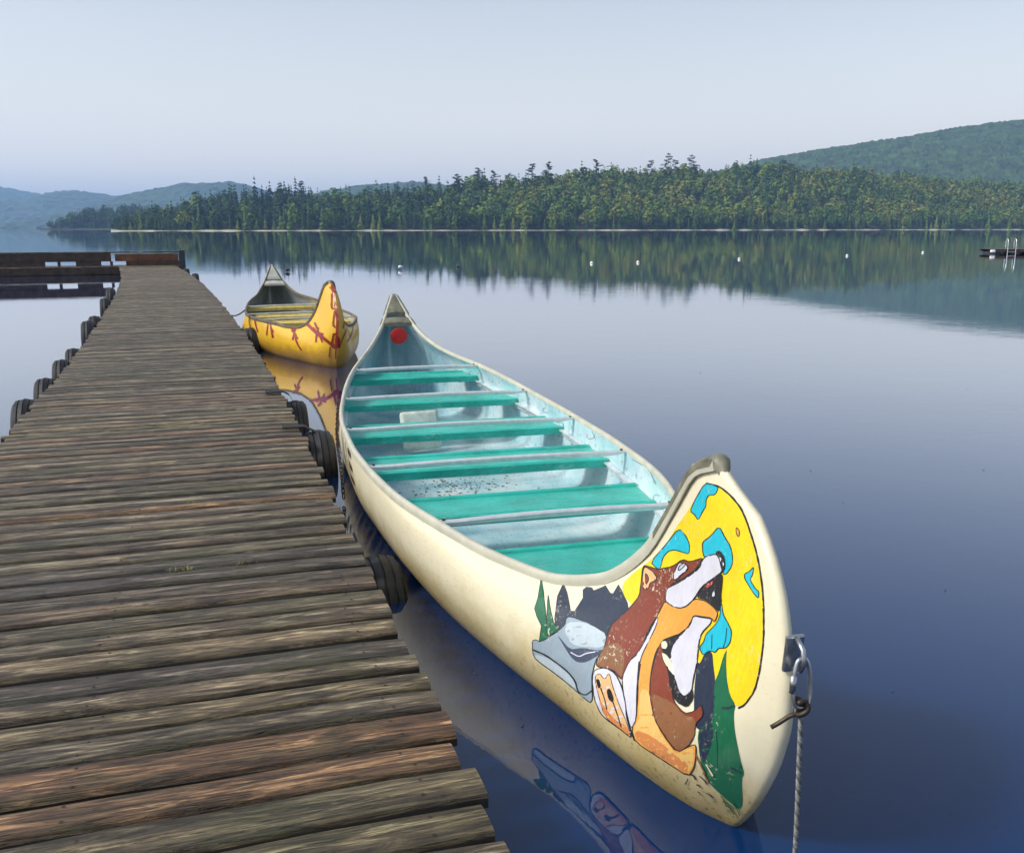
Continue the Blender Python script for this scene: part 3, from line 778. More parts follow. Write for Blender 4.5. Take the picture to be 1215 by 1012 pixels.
    def deck_cap(s, end, mat, parent):
        """plate over the pinched end with a hand slot"""
        for ua, ub in (((-.055, .135), (.175, .225)) if end else ((-.055, .30),)):
            us = np.concatenate([np.linspace(ua, 0, 5), np.linspace(.015, ub, 7)]) if ua < 0 else np.linspace(ua, ub, 12); V = []; F = []
            for i, uu in enumerate(us):
                q = (s.u0 + .02 + uu) if end == 0 else (s.u1 - .02 - uu); qq = min(max(q, s.u0), s.u1)
                w, z = s.gun(qq); w = float(w) + (.022 if end else .016); z = float(z) + .028
                if uu < 0: z -= (uu / .055) ** 2 * .045; w *= max(.35, 1 - (uu / .06) ** 2)
                for a, b in ((-1, -.03), (-1, -.006), (-.5, .004), (0, .008), (.5, .004), (1, -.006), (1, -.03)): V.append((a * w, q, z + b))
            for i in range(11):
                for k in range(6): F.append((i * 7 + k, i * 7 + k + 1, (i + 1) * 7 + k + 1, (i + 1) * 7 + k))
                F.append((i * 7 + 6, i * 7, (i + 1) * 7, (i + 1) * 7 + 6))
            F += [tuple(range(7)), tuple(77 + k for k in range(7))[::-1]]
            o = mesh('deck_plate', V, F, mat, parent, smooth=True)
            bm = bmesh.new(); bm.from_mesh(o.data); bmesh.ops.recalc_face_normals(bm, faces=bm.faces); bm.to_mesh(o.data); bm.free(); o.data.set_sharp_from_angle(angle=R(40))

def bvh_of(o):
    return BVHTree.FromPolygons([v.co[:] for v in o.data.vertices], [p.vertices[:] for p in o.data.polygons])
def inner_half(bvh, u, z):
    hit = bvh.ray_cast(Vector((0, u, z)), Vector((1, 0, 0)), 2.0)
    return hit[0].x if hit[0] else 0.1

class Painter:
    """lays paint shapes on the curved hull: pixels measured on the photograph are followed to the hull surface"""
    def __init__(s, canoe, bvh, parent, mats, step=5.0, base=0.0006, sstep=3.0):
        s.base, s.sstep = base, sstep
        s.c, s.b, s.par, s.mats, s.step = canoe, bvh, parent, mats, step; s.layer = 0; s.miss = 0
        s.o = s.c.to_local_dir(Vector((0, 0, EYE)) - s.c.A.xy.to_3d()); s.o = Vector((s.o.x, s.o.y, EYE))
    def hit(s, x, y, lift):
        d = s.c.to_local_dir(ray(x, y)).normalized(); h = s.b.ray_cast(s.o, d)
        if h[0] is None: s.miss += 1; return None
        nn = h[1] if h[1].dot(d) < 0 else -h[1]
        return h[0] + nn * lift
    def fill(s, pts, mat, name='painted_shape', lift=None, outline=0.0, smooth=True):
        P = [Vector(p) for p in pts]
        if smooth: P = chaikin(P)
        B = []; 
        for i, p in enumerate(P):
            q = P[(i + 1) % len(P)]; k = max(1, int((q - p).length / s.step)); B += [p.lerp(q, j / k) for j in range(k)]
        n = len(B); pts2 = list(B)
        x0, x1 = min(p.x for p in B), max(p.x for p in B); y0, y1 = min(p.y for p in B), max(p.y for p in B)
        y = y0 + s.step / 2
        while y < y1:
            x = x0 + s.step / 2
            while x < x1:
                if inside(B, x, y): pts2.append(Vector((x, y)))
                x += s.step
            y += s.step
        r = delaunay_2d_cdt([p.xy for p in pts2], [(i, (i + 1) % n) for i in range(n)], [], 0, 0.01)
        VV, FF = r[0], r[2]
        s.layer += 1; lift = lift if lift is not None else s.base + 0.00005 * s.layer
        H = [s.hit(v.x, v.y, lift) for v in VV]; idx = {}; V = []; F = []
        for f in FF:
            c = sum((VV[i] for i in f), Vector((0, 0))) / len(f)
            if not inside(B, c.x, c.y) or any(H[i] is None for i in f): continue
            if max((H[i] - H[f[0]]).length for i in f) > 0.25: continue
            g = []
            for i in f:
                if i not in idx: idx[i] = len(V); V.append(H[i])
                g.append(idx[i])
            F.append(g)
        o = mesh(name, V, F, s.mats[mat], s.par, smooth=True)
        if outline: s.stroke(P + [P[0]], outline, 'black', smooth=False)
        return o
    def stroke(s, pts, w, mat, name='painted_line', smooth=True):
        P = [Vector(p) for p in pts]
        if smooth and len(P) > 2: P = chaikin(P, closed=False)
        Q = []
        for i in range(len(P) - 1):
            k = max(1, int((P[i + 1] - P[i]).length / s.sstep)); Q += [P[i].lerp(P[i + 1], j / k) for j in range(k)]
        Q.append(P[-1]); s.layer += 1; lift = s.base + 0.00005 * s.layer
        V = []; F = []; ok = []
        for i, p in enumerate(Q):
            t = Q[min(i + 1, len(Q) - 1)] - Q[max(i - 1, 0)]
            t = t.normalized() if t.length > 1e-6 else Vector((1, 0)); nn = Vector((-t.y, t.x)) * (w / 2) * (0.85 + 0.3 * noise.noise(Vector((p.x * .15, p.y * .15, 0))))
            a, b = s.hit(*(p + nn), lift), s.hit(*(p - nn), lift)
            ok.append(a is not None and b is not None); V += [a or (0, 0, 0), b or (0, 0, 0)]
        for i in range(len(Q) - 1):
            if ok[i] and ok[i + 1] and (Vector(V[2 * i]) - Vector(V[2 * i + 2])).length < .2: F.append((2 * i, 2 * i + 1, 2 * i + 3, 2 * i + 2))
        used = sorted({i for f in F for i in f}); mp = {j: k for k, j in enumerate(used)}
        if F: return mesh(name, [V[i] for i in used], [tuple(mp[i] for i in f) for f in F], s.mats[mat], s.par, smooth=True)
def chaikin(P, closed=True):
    out = []; n = len(P)
    if not closed: out.append(P[0])
    for i in range(n if closed else n - 1):
        a, b = P[i], P[(i + 1) % n]; out += [a.lerp(b, .2), a.lerp(b, .8)]
    if not closed: out.append(P[-1])
    return out
def inside(B, x, y):
    r = False; j = len(B) - 1
    for i in range(len(B)):
        a, b = B[i], B[j]
        if (a.y > y) != (b.y > y) and x < (b.x - a.x) * (y - a.y) / (b.y - a.y) + a.x: r = not r
        j = i
    return r

PAINTS = {
    'yellow': paint('yellow', (0.80, 0.60, 0.010)), 'turquoise': paint('turquoise', (0.012, 0.46, 0.60)), 'black': paint('black', (0.016, 0.016, 0.020), .3),
    'navy': paint('navy', (0.022, 0.032, 0.058)), 'green': paint('green', (0.012, 0.13, 0.060), 1.0), 'brown': paint('brown', (0.21, 0.045, 0.022), .9),
    'tan': paint('tan', (0.24, 0.105, 0.045), 1.0), 'ochre': paint('ochre', (0.72, 0.33, 0.055)), 'pale_ochre': paint('pale_ochre', (0.74, 0.47, 0.15)),
    'snow': paint('snow', (0.62, 0.62, 0.70)), 'grey': paint('grey', (0.27, 0.34, 0.40)), 'light_grey': paint('light_grey', (0.44, 0.52, 0.57)),
    'slate': paint('slate', (0.05, 0.065, 0.11)), 'orange': paint('orange', (0.62, 0.23, 0.07), .9), 'peach': paint('peach', (0.78, 0.45, 0.20)), 'red': paint('red', (0.45, 0.03, 0.03)),
    'cream': paint('cream', (0.78, 0.73, 0.52), .2), 'maroon': paint('maroon', (0.26, 0.022, 0.012), .2), 'ink': paint('ink', (0.05, 0.04, 0.035), .2), 'soft': paint('soft', (0.13, 0.24, 0.26), .1)}

def fit_out(c, root, inner, thw, seats, m_thwart, m_seat):
    b = bvh_of(inner)
    for u in thw:
        w, z = c.gun(u); w, z = float(w) - .004, float(z) + .004
        q = np.linspace(-1, 1, 15); mb = MB()
        V = []; F = []
        for t in q:
            e = 1 - min(1, (1 - abs(t)) / .14); hh = .013 * (1 - .6 * e); hy = .019 + .006 * e; zz = z - .012 * (1 - e) + .012 * (1 - t * t)
            for dy, dz in ((-1, -.7), (-.75, -1), (.75, -1), (1, -.7), (1, .5), (.6, 1), (-.6, 1), (-1, .5)): V.append((t * w, u + dy * hy, zz + dz * hh))
        for i in range(14):
            for k in range(8): F.append((i * 8 + k, i * 8 + (k + 1) % 8, (i + 1) * 8 + (k + 1) % 8, (i + 1) * 8 + k))
        F += [tuple(range(8)), tuple(112 + k for k in range(8))[::-1]]
        t_ = mesh('thwart', V, F, m_thwart, root, smooth=True); t_.data.set_sharp_from_angle(angle=R(40))
        for sg in (-1, 1):
            MB().tube([(sg * (w - .035), u, z - .006), (sg * (w - .035), u, z + .012)], .008, 8).build('bolt', M_chain, t_)
    for u, z, wd in seats:
        l = min(inner_half(b, u - wd / 2, z - .02), inner_half(b, u + wd / 2, z - .02)) - .006
        la, lb = inner_half(b, u - wd / 2, z - .02) - .008, inner_half(b, u + wd / 2, z - .02) - .008
        V = []; F = []
        prof = [(-1, -.045), (-1, .0), (-.90, .008), (-.80, .002), (-.78, -.006), (.78, -.006), (.80, .002), (.90, .008), (1, .0), (1, -.045), (.96, -.045), (.96, -.012), (-.96, -.012), (-.96, -.045)]
        for sg in (-1, 1):
            for py, dz in prof:
                hw = la + (lb - la) * (py + 1) / 2; V.append((sg * hw, u + py * wd / 2, z + dz))
        m = len(prof)
        for k in range(m): F.append((k, (k + 1) % m, m + (k + 1) % m, m + k))
        F += [tuple(range(m))[::-1], tuple(m + k for k in range(m))]
        o = mesh('seat', V, F, m_seat, root)
        bm = bmesh.new(); bm.from_mesh(o.data); bmesh.ops.recalc_face_normals(bm, faces=bm.faces); bm.to_mesh(o.data); bm.free()
    return b

# --- the cream canoe with the painted bow
C1 = Canoe((0.595, 2.669, 0), R(-14.787), 6.80)
root1 = empty('painted_canoe', (C1.A.x, C1.A.y, 0), -C1.h, label='large cream canoe with howling wolf mural on its bow and blue-green interior', category='canoe')
hull1 = C1.shell('hull', M_hull, root1)
inner1 = C1.shell('interior_lining', M_inner, root1, .013)
for sg in (-1, 1): C1.gunwale(sg, M_gunwale, root1)
C1.deck_cap(0, M_deckcap, root1); C1.deck_cap(1, M_deckcap, root1)
SEATS1 = [(1.24, .315, .40), (2.14, .315, .38), (3.05, .325, .42), (3.98, .335, .42), (4.92, .375, .40), (5.72, .44, .34)]
b_in1 = fit_out(C1, root1, inner1, (1.485, 2.56, 3.58, 4.505, 5.455), SEATS1, M_alu, M_seat)
for sg in (-1, 1):
    V = []; F = []; q = np.linspace(1.0, 5.95, 50)
    for u in q:
        z = float(np.interp(u, [1, 3.5, 4.9, 6], [.285, .30, .335, .42])); l = inner_half(b_in1, u, z)
        for dx, dz in ((0, .016), (-.034, .014), (-.034, .006), (-.010, -.002), (-.010, -.03), (0, -.03)): V.append((sg * (l - .002 + dx), u, z + dz))
    for i in range(len(q) - 1):
        for k in range(6): F.append((i * 6 + k, i * 6 + (k + 1) % 6, (i + 1) * 6 + (k + 1) % 6, (i + 1) * 6 + k))
    F += [tuple(range(6)), tuple((len(q) - 1) * 6 + k for k in range(6))[::-1]]
    mesh('seat_riser', V, F, M_alu, root1)

bvh1 = bvh_of(hull1)
def c6(*p): return [(740 + .21739 * x, 620 + .21739 * y) for x, y in p]
def c5(*p): return [(620 + .21739 * x, 640 + .21739 * y) for x, y in p]
def c7(*p): return [(690 + .22727 * x, 760 + .22727 * y) for x, y in p]
def c4(*p): return [(780 + .16791 * x, 530 + .16791 * y) for x, y in p]
def mural():
    P = Painter(C1, bvh1, root1, PAINTS)
    f, st = P.fill, P.stroke
    # yellow moon
    f(c4((338, 258), (440, 280), (520, 345), (590, 430), (630, 520), (670, 640), (700, 740), (725, 860), (745, 1010)) +
      c6((765, 480), (765, 640), (745, 800), (715, 920), (660, 995), (600, 1000), (480, 900), (380, 700), (300, 600), (100, 520), (40, 440), (0, 400), (-8, 335), (60, 268), (150, 205), (240, 108)) + c4((130, 572), (215, 455)), 'yellow', 'painted_moon')
    st(c4((345, 258), (440, 280), (520, 345), (590, 430), (630, 520), (670, 640), (700, 740), (725, 860), (745, 1010)) + c6((765, 480), (765, 640), (745, 800), (715, 920), (660, 995), (625, 1012)), 2.6, 'black')
    # turquoise clouds
    f(c4((335, 260), (385, 264), (435, 287), (410, 340), (365, 340), (345, 375), (345, 420), (320, 460), (290, 520), (265, 480), (232, 455), (270, 370)), 'turquoise', 'painted_cloud', outline=1.5)
    f(c6((300, 30), (340, 70), (362, 120), (358, 172), (320, 160), (280, 148), (245, 155), (215, 190), (200, 250), (185, 252), (148, 215), (230, 122)), 'turquoise', 'painted_cloud', outline=1.5)
    f(c6((522, 18), (557, 85), (583, 125), (597, 185), (593, 235), (565, 278), (545, 285), (530, 220), (440, 188), (432, 150), (432, 105), (475, 75)), 'turquoise', 'painted_cloud', outline=1.5)
    f(c6((712, 238), (705, 285), (690, 310), (720, 360), (740, 375), (738, 415), (710, 385), (680, 335), (662, 305), (660, 280), (690, 265)), 'turquoise', 'painted_cloud', outline=1.4)
    f(c6((615, 22), (635, 45), (630, 80), (616, 60)), 'ochre', 'painted_cloud', outline=1.2)
    # trees on the right
    f(c7((620, 120), (650, 50), (685, 60), (690, 130), (700, 200), (700, 400), (660, 445), (605, 470), (588, 380), (590, 250), (606, 110)), 'navy', 'painted_tree')
    f(c7((762, 40), (756, 100), (760, 200), (775, 280), (806, 335), (795, 380), (800, 470), (830, 620), (850, 690), (835, 720), (842, 850), (825, 880), (780, 845), (700, 775), (650, 720), (620, 620), (605, 480), (640, 440), (690, 420), (695, 220), (720, 160), (742, 80)), 'green', 'painted_tree')
    f(c7((612, 462), (690, 420), (688, 520), (660, 600), (640, 640), (618, 600)), 'navy', 'painted_tree')
    st(c7((705, 470), (712, 560), (712, 660)), 1.2, 'black'); st(c7((770, 660), (800, 668), (838, 690)), 2.4, 'navy'); st(c7((735, 350), (770, 352), (800, 338)), 3.0, 'navy')
    f(c6((535, 430), (545, 500), (570, 545), (592, 590), (585, 650), (565, 680), (545, 685), (520, 685), (500, 710), (485, 700), (465, 700), (435, 725), (415, 680), (440, 650), (450, 610), (490, 570), (515, 540), (530, 500)), 'turquoise', 'painted_cloud', outline=1.4)
    st(c6((485, 610), (483, 690)), 1.4, 'black'); st(c6((565, 575), (560, 640), (545, 685)), 1.4, 'black')
    # trees and rock on the left
    f(c5((225, 235), (245, 290), (265, 390), (285, 390), (330, 320), (330, 275), (350, 258), (380, 262), (390, 278), (430, 262), (455, 250), (480, 290), (495, 295), (525, 245), (545, 280), (575, 345), (580, 380), (540, 440), (500, 480), (470, 530), (440, 530), (380, 480), (320, 450), (260, 450), (230, 490), (185, 510), (175, 430), (190, 310)), 'navy', 'painted_tree', smooth=False)
    f(c5((103, 207), (112, 270), (125, 380), (130, 440), (160, 480), (185, 500), (130, 545), (92, 562), (105, 470), (80, 420), (67, 375), (85, 320)), 'green', 'painted_tree', outline=.9, smooth=False)
    f(c5((140, 305), (155, 390), (170, 450), (200, 495), (140, 525), (130, 480), (135, 400)), 'green', 'painted_tree', outline=.9, smooth=False)
    f(c5((55, 552), (75, 545), (100, 560), (190, 505), (235, 465), (240, 430), (260, 420), (320, 440), (390, 470), (465, 515), (452, 600), (430, 615), (400, 660), (380, 740), (380, 800), (385, 870), (370, 890), (330, 855), (200, 745), (75, 655), (58, 620)), 'grey', 'painted_rock', outline=1.2)
    f(c5((250, 450), (330, 450), (400, 480), (458, 520), (445, 590), (330, 585), (270, 570), (230, 500)), 'light_grey', 'painted_rock')
    f(c5((70, 625), (130, 640), (200, 690), (250, 730), (290, 780), (300, 820), (200, 738), (76, 652)), 'light_grey', 'painted_rock')
    f(c5((190, 515), (260, 600), (330, 590), (410, 605), (440, 600), (420, 630), (350, 670), (300, 670), (265, 640), (215, 560)), 'slate', 'painted_rock')
    st(c5((265, 615), (310, 640), (350, 620), (415, 610)), 1.5, 'snow')
    st(c5((58, 600), (130, 630), (200, 680), (250, 720), (290, 770), (305, 830), (345, 850), (380, 825)), 2.0, 'black')
    # wolf: back and head
    f(c5((660, 140), (700, 150), (742, 163), (822, 148), (877, 108), (917, 123), (992, 98), (987, 138), (892, 208), (822, 253), (800, 300), (782, 336), (742, 413), (690, 490), (655, 590), (630, 620), (590, 660), (560, 720), (545, 765), (520, 740), (500, 715), (440, 700), (405, 690), (410, 650), (450, 590), (465, 520), (490, 460), (540, 420), (600, 360), (640, 310), (650, 240)), 'brown', 'painted_wolf', outline=1.6)
    f(c5((460, 575), (520, 560), (555, 600), (560, 660), (545, 755), (500, 705), (412, 690), (415, 645)), 'tan', 'painted_wolf')
    f(c5((665, 150), (690, 155), (735, 200), (735, 225), (700, 235), (690, 270), (665, 275), (655, 220)), 'peach', 'painted_ear', outline=1.6)
    f(c5((672, 180), (690, 200), (692, 225), (676, 252)), 'brown', 'painted_ear', outline=1.0)
    # neck and chest
    f(c6((230, 425), (260, 452), (310, 468), (350, 455), (390, 415), (450, 425), (500, 465), (520, 495), (500, 545), (485, 520), (430, 512), (385, 505), (370, 545), (330, 595), (250, 630), (215, 645), (180, 700), (155, 800), (145, 900), (150, 1010)) +
      c7((380, 400), (430, 490), (500, 583), (575, 545), (600, 540), (600, 600), (590, 660), (560, 705), (430, 622), (285, 528), (265, 460), (290, 410), (297, 300), (300, 200), (315, 100)) + c6((72, 900), (85, 790), (110, 700), (150, 600), (190, 505)), 'ochre', 'painted_wolf', outline=1.4)
    f(c7((310, 250), (355, 260), (380, 400), (420, 490), (470, 560), (500, 590), (560, 560), (590, 560), (590, 640), (555, 690), (430, 615), (290, 520), (272, 462), (300, 410)), 'pale_ochre', 'painted_wolf')
    f(c7((280, 470), (340, 480), (420, 530), (500, 600), (560, 640), (555, 695), (430, 615), (292, 522)), 'orange', 'painted_wolf')
    # white stripe
    f(c5((745, 412), (735, 470), (690, 560), (660, 620), (640, 680)) + c7((303, 105), (292, 250), (290, 410), (262, 460), (240, 380), (220, 260), (215, 190), (250, 110), (300, 66)), 'snow', 'painted_wolf', outline=1.4)
    # chest
    f(c7((420, 5), (432, 60), (450, 150), (480, 230), (480, 310), (540, 380), (590, 370), (630, 330), (640, 390), (600, 430), (590, 500), (560, 550), (505, 583), (440, 500), (385, 410), (362, 300), (362, 200), (390, 80)), 'brown', 'painted_wolf', outline=1.2)
    f(c7((368, 270), (430, 300), (490, 330), (540, 390), (600, 400), (595, 490), (560, 545), (507, 578), (442, 498), (388, 408)), 'tan', 'painted_wolf')
    f(c6((215, 640), (250, 625), (330, 598), (270, 680), (262, 760), (300, 900), (335, 950), (380, 900), (386, 960), (350, 1010), (290, 980), (255, 900), (250, 830), (235, 780), (215, 700)), 'black', 'painted_wolf')
    f(c6((385, 508), (430, 518), (485, 525), (480, 550), (430, 600), (415, 650), (405, 760), (385, 850), (375, 920), (335, 950), (305, 920), (285, 850), (255, 805), (220, 750), (212, 705), (240, 722), (262, 750), (265, 680), (310, 620), (370, 560)), 'snow', 'painted_wolf', outline=1.3)
    f(c6((212, 708), (240, 722), (265, 758), (285, 840), (250, 800), (222, 752)), 'cream', 'painted_wolf')
    f(c6((210, 650), (235, 645), (245, 670), (235, 690), (212, 685)), 'cream', 'painted_wolf')
    # muzzle, mouth, eye, nose
    f(c6((540, 275), (546, 300), (536, 400), (540, 430), (525, 490), (500, 460), (450, 420), (400, 410), (430, 355), (500, 305)), 'black', 'painted_mouth')
    f(c6((440, 352), (495, 312), (492, 335), (460, 356)), 'red', 'painted_tongue')
    f(c6((490, 385), (500, 370), (504, 400), (488, 405)), 'snow', 'painted_tooth')
    f(c6((510, 168), (530, 200), (545, 245), (540, 270), (500, 300), (430, 350), (390, 415), (350, 455), (310, 468), (260, 450), (230, 425), (240, 360), (260, 350), (300, 330), (350, 300), (420, 250), (440, 190)), 'snow', 'painted_muzzle', outline=1.7)
    st(c6((262, 345), (300, 318), (345, 298), (400, 255), (438, 200)), 2.6, 'black')
    f(c6((505, 160), (530, 150), (555, 185), (560, 240), (545, 275), (535, 240), (525, 195)), 'black', 'painted_nose')
    f(c6((528, 185), (541, 195), (535, 216)), 'snow', 'painted_nose'); f(c6((546, 210), (556, 226), (548, 240)), 'snow', 'painted_nose')
    f(c6((310, 215), (350, 230), (358, 250), (320, 285), (285, 315), (275, 300), (290, 250)), 'snow', 'painted_eye', outline=1.5)
    f(c6((310, 235), (335, 220), (345, 228), (320, 255), (302, 262)), 'light_grey', 'painted_eye', outline=1.6)
    # paw
    f(c7((60, 190), (75, 150), (130, 140), (180, 170), (215, 240), (235, 330), (240, 400), (272, 510), (200, 455), (130, 405), (100, 370), (70, 300)), 'snow', 'painted_paw', outline=1.5)
    f(c7((72, 190), (98, 168), (125, 205), (150, 165), (165, 230), (200, 330), (240, 420), (265, 505), (200, 450), (130, 400), (95, 290)), 'peach', 'painted_paw', outline=1.1)
    f(c7((95, 300), (130, 350), (190, 420), (240, 440), (265, 505), (200, 450), (120, 390)), 'orange', 'painted_paw')
    f(c7((78, 200), (98, 200), (108, 240), (92, 250)), 'black', 'painted_claw'); f(c7((135, 255), (155, 248), (175, 300), (170, 325), (145, 305)), 'black', 'painted_claw')
    st(c7((105, 245), (125, 300), (138, 358)), 1.6, 'black'); st(c7((170, 320), (195, 390), (213, 450)), 1.6, 'black')
    st(c7((240, 400), (262, 470), (282, 520)), 1.3, 'black')
    # chips of paint at the foot of the big tree
    for a, b, w in (((560, 715), (545, 745), 2), ((575, 690), (600, 720), 2.2), ((605, 745), (625, 760), 2), ((655, 790), (690, 812), 1.6), ((620, 700), (660, 745), 1.4), ((760, 850), (800, 900), 1.8), ((790, 840), (830, 905), 1.4), ((740, 830), (800, 870), 1.4), ((610, 780), (625, 800), 1.2), ((730, 800), (760, 860), 1.5)):
        st(c7(a, ((a[0] + b[0]) / 2 + 4, (a[1] + b[1]) / 2 - 3), b), w, 'navy' if a[0] < 700 else 'green')
    for a, b in (((655, 640), (690, 700)), ((640, 680), (670, 740)), ((600, 590), (650, 690))): st(c7(a, b), 1.8, 'tan' if a[0] < 650 else 'cream')
    # black letters below the gunwale, seen edge-on
    print('mural misses', P.miss)
mural()
def letters():
    """black capitals along the left side, just under the gunwale, read from the far end towards the bow"""
    def stroke(pts, w):
        V = []; F = []
        P = [Vector(p) for p in pts]; Q = []
        for a, b in zip(P, P[1:]):
            k = max(1, int((b - a).length / .012)); Q += [a.lerp(b, i / k) for i in range(k)]
        Q.append(P[-1])
        for i, p in enumerate(Q):
            t = (Q[min(i + 1, len(Q) - 1)] - Q[max(i - 1, 0)]).normalized(); n_ = Vector((-t.y, t.x)) * w / 2
            for q in (p + n_, p - n_):
                h = bvh1.ray_cast(Vector((-2, q.x, q.y)), Vector((1, 0, 0))); V.append(h[0] + Vector((-.004, 0, 0)) if h[0] else Vector((-.8, q.x, q.y)))
        F = [(2 * i, 2 * i + 1, 2 * i + 3, 2 * i + 2) for i in range(len(Q) - 1)]
        mesh('painted_letter', V, F, PAINTS['ink'], root1, smooth=True)
    zt, zb = .375, .175; w = .034
    stroke([(3.92, zb), (3.92, zt)], w); stroke([(3.92, zt), (3.68, zb)], w); stroke([(3.68, zb), (3.68, zt)], w)
    stroke([(3.52, zb), (3.52, zt)], w)
    stroke([(3.36, zb), (3.36, zt)], w)
    for z in (zb + .015, (zt + zb) / 2, zt - .015): stroke([(3.36, z), (3.18, z)], w)
letters()
def doodles():
    """thin scribbled lines on the inside of the right side"""
    P = Painter(C1, b_in1, root1, PAINTS)
    def sp(cx, cy, r, turns=1.2, a0=0.0, sq=.8): return [(cx + r * (1 - .5 * t / 12) * math.cos(a0 + 6.28 * turns * t / 12), cy + r * sq * (1 - .5 * t / 12) * math.sin(a0 + 6.28 * turns * t / 12)) for t in range(13)]
    for cx, cy, r, a0 in ((545, 449, 7, 0), (615, 481, 8, 1), (648, 486, 5, 1), (664, 506, 7, 4), (700, 517, 6, 0), (780, 590, 6, 2)):
        P.stroke(sp(cx, cy, r, .6, a0), .8, 'soft')
    for a, b, c in (((540, 438), (552, 446), (560, 440)), ((600, 470), (612, 474), (622, 486)), ((690, 500), (700, 506), (706, 520)), ((750, 545), (770, 556), (778, 574))): P.stroke([a, b, c], 1.0, 'soft')
doodles()
# small things in and on it
def on_canoe(c, lat, u, z): return c.world(lat, u, z)
mb = MB().lathe([(0.001, -.008), (.072, -.008), (.080, -.004), (.080, .004), (.072, .008), (.001, .008)], 28)
o = mb.build('red_float_disc', M_red, None, smooth=True, angle=40, label='red plastic disc hanging inside the far stem of the cream canoe', category='disc')
p = C1.world(0.0, 6.50, .70); o.location = p; o.rotation_euler = (0, R(-14), -C1.h + R(90))
MB().tube([C1.world(0.0, 6.60, .86), C1.world(.004, 6.575, .82), C1.world(0, 6.56, .79)], .004, 6).build('disc_cord', M_rope, None, label='short pale cord holding the red disc under the far deck plate', category='cord')
mb = MB().box((0, 0, 0), (.30, .30, .06), bev=.028)
o = mb.build('foam_cushion', M_foam, None, smooth=True, label='pale foam cushion propped against a seat inside the cream canoe', category='cushion')
o.location = C1.world(-.12, 4.60, .19); o.rotation_euler = (R(68), 0, -C1.h + .12)
def dirt():
    g = random.Random(8); mb = MB()
    for i in range(170):
        lat, u = g.gauss(-.05, .16), g.gauss(3.55, .13)
        h = b_in1.ray_cast(Vector((lat, u, .25)), Vector((0, 0, -1)))
        if not h[0] or abs(lat) > .5: continue
        p = C1.world(lat, u, h[0].z + .003); s = g.uniform(.003, .012); a = g.uniform(0, 6.28); e = g.uniform(.2, .8)
        x = Vector((math.cos(a), math.sin(a), g.uniform(-.2, .2))) * s * 1.6; y = Vector((-math.sin(a), math.cos(a), g.uniform(0, .4))) * s * e
        mb.add([p - x, p - y, p + x, p + y, p + Vector((0, 0, -.003))], [(0, 1, 2, 3), (0, 4, 1), (1, 4, 2), (2, 4, 3), (3, 4, 0)])
    mb.build('leaf_litter', M_dirt, None, kind='stuff', label='brown leaf litter and dirt on the canoe floor')
dirt()

# bow fitting, carabiner and hanging rope
def bow_tackle():
    u0, z0 = -.440, .655
    mb = MB()
    V = []
    mb.box((0, 0, 0), (.05, .012, .10), bev=.004); fit = mb.build('bow_plate', M_steel, root1); fit.location = (0.0, u0 - .008, z0 - .005); fit.rotation_euler = (R(6), 0, 0)
    MB().tube([(0, -.010, .045), (0, -.040, .030), (0, -.052, .0), (0, -.040, -.028), (0, -.010, -.04)], .007, 8).build('tow_eye', M_steel, fit, smooth=True)
    # carabiner: a long closed loop hanging in the eye
    root = empty('carabiner', C1.world(0, u0 - .052, z0 - .012), -C1.h, label='steel carabiner clipped to the eye on the painted bow', category='carabiner')
    loop = []
    for k in range(56):
        a = 2 * math.pi * k / 56; w = .0235 - .0045 * math.sin(a)
        loop.append((math.copysign(abs(math.cos(a)) ** .6, math.cos(a)) * w, -.004 + .006 * math.sin(a), -.052 + math.copysign(abs(math.sin(a)) ** .8, math.sin(a)) * .062))
    MB().tube(loop, .0058, 10, closed=True).build('loop', M_steel, root, smooth=True)
    MB().tube([(-.0235, -.003, -.03), (-.0255, -.003, -.075)], .0085, 8).build('gate_sleeve', M_steel, root, smooth=True)
    # knot and rope down into the water
    rr = empty('mooring_rope', C1.world(0, u0 - .06, .0), -C1.h, label='twisted grey rope hanging from the bow carabiner into the water', category='rope')
    g = random.Random(4)
    for k in range(3):
        pts = []
        for i in range(330):
            t = i / 329; z = .515 - .62 * t; a = 2 * math.pi * (k / 3) + t * 2 * math.pi * 19
            pts.append((.0036 * math.cos(a) + .006 * math.sin(t * 2.2), .0036 * math.sin(a) - .012 * t, z))
        MB().tube(pts, .0032, 5).build('strand', M_rope if k else M_rope2, rr, smooth=True)
    kn = [(.012 * math.cos(a * 1.9) * (1 + .3 * math.sin(a)), .014 * math.sin(a * 1.3), .528 + .022 * math.sin(a * .9)) for a in np.linspace(0, 12, 60)]
    MB().tube(kn, .007, 6).build('knot', M_chain, rr, smooth=True)
    MB().tube([(0, 0, .515), (-.025, .012, .50), (-.05, .022, .478), (-.066, .026, .468)], .006, 6).build('rope_tail', M_chain, rr, smooth=True)
bow_tackle()

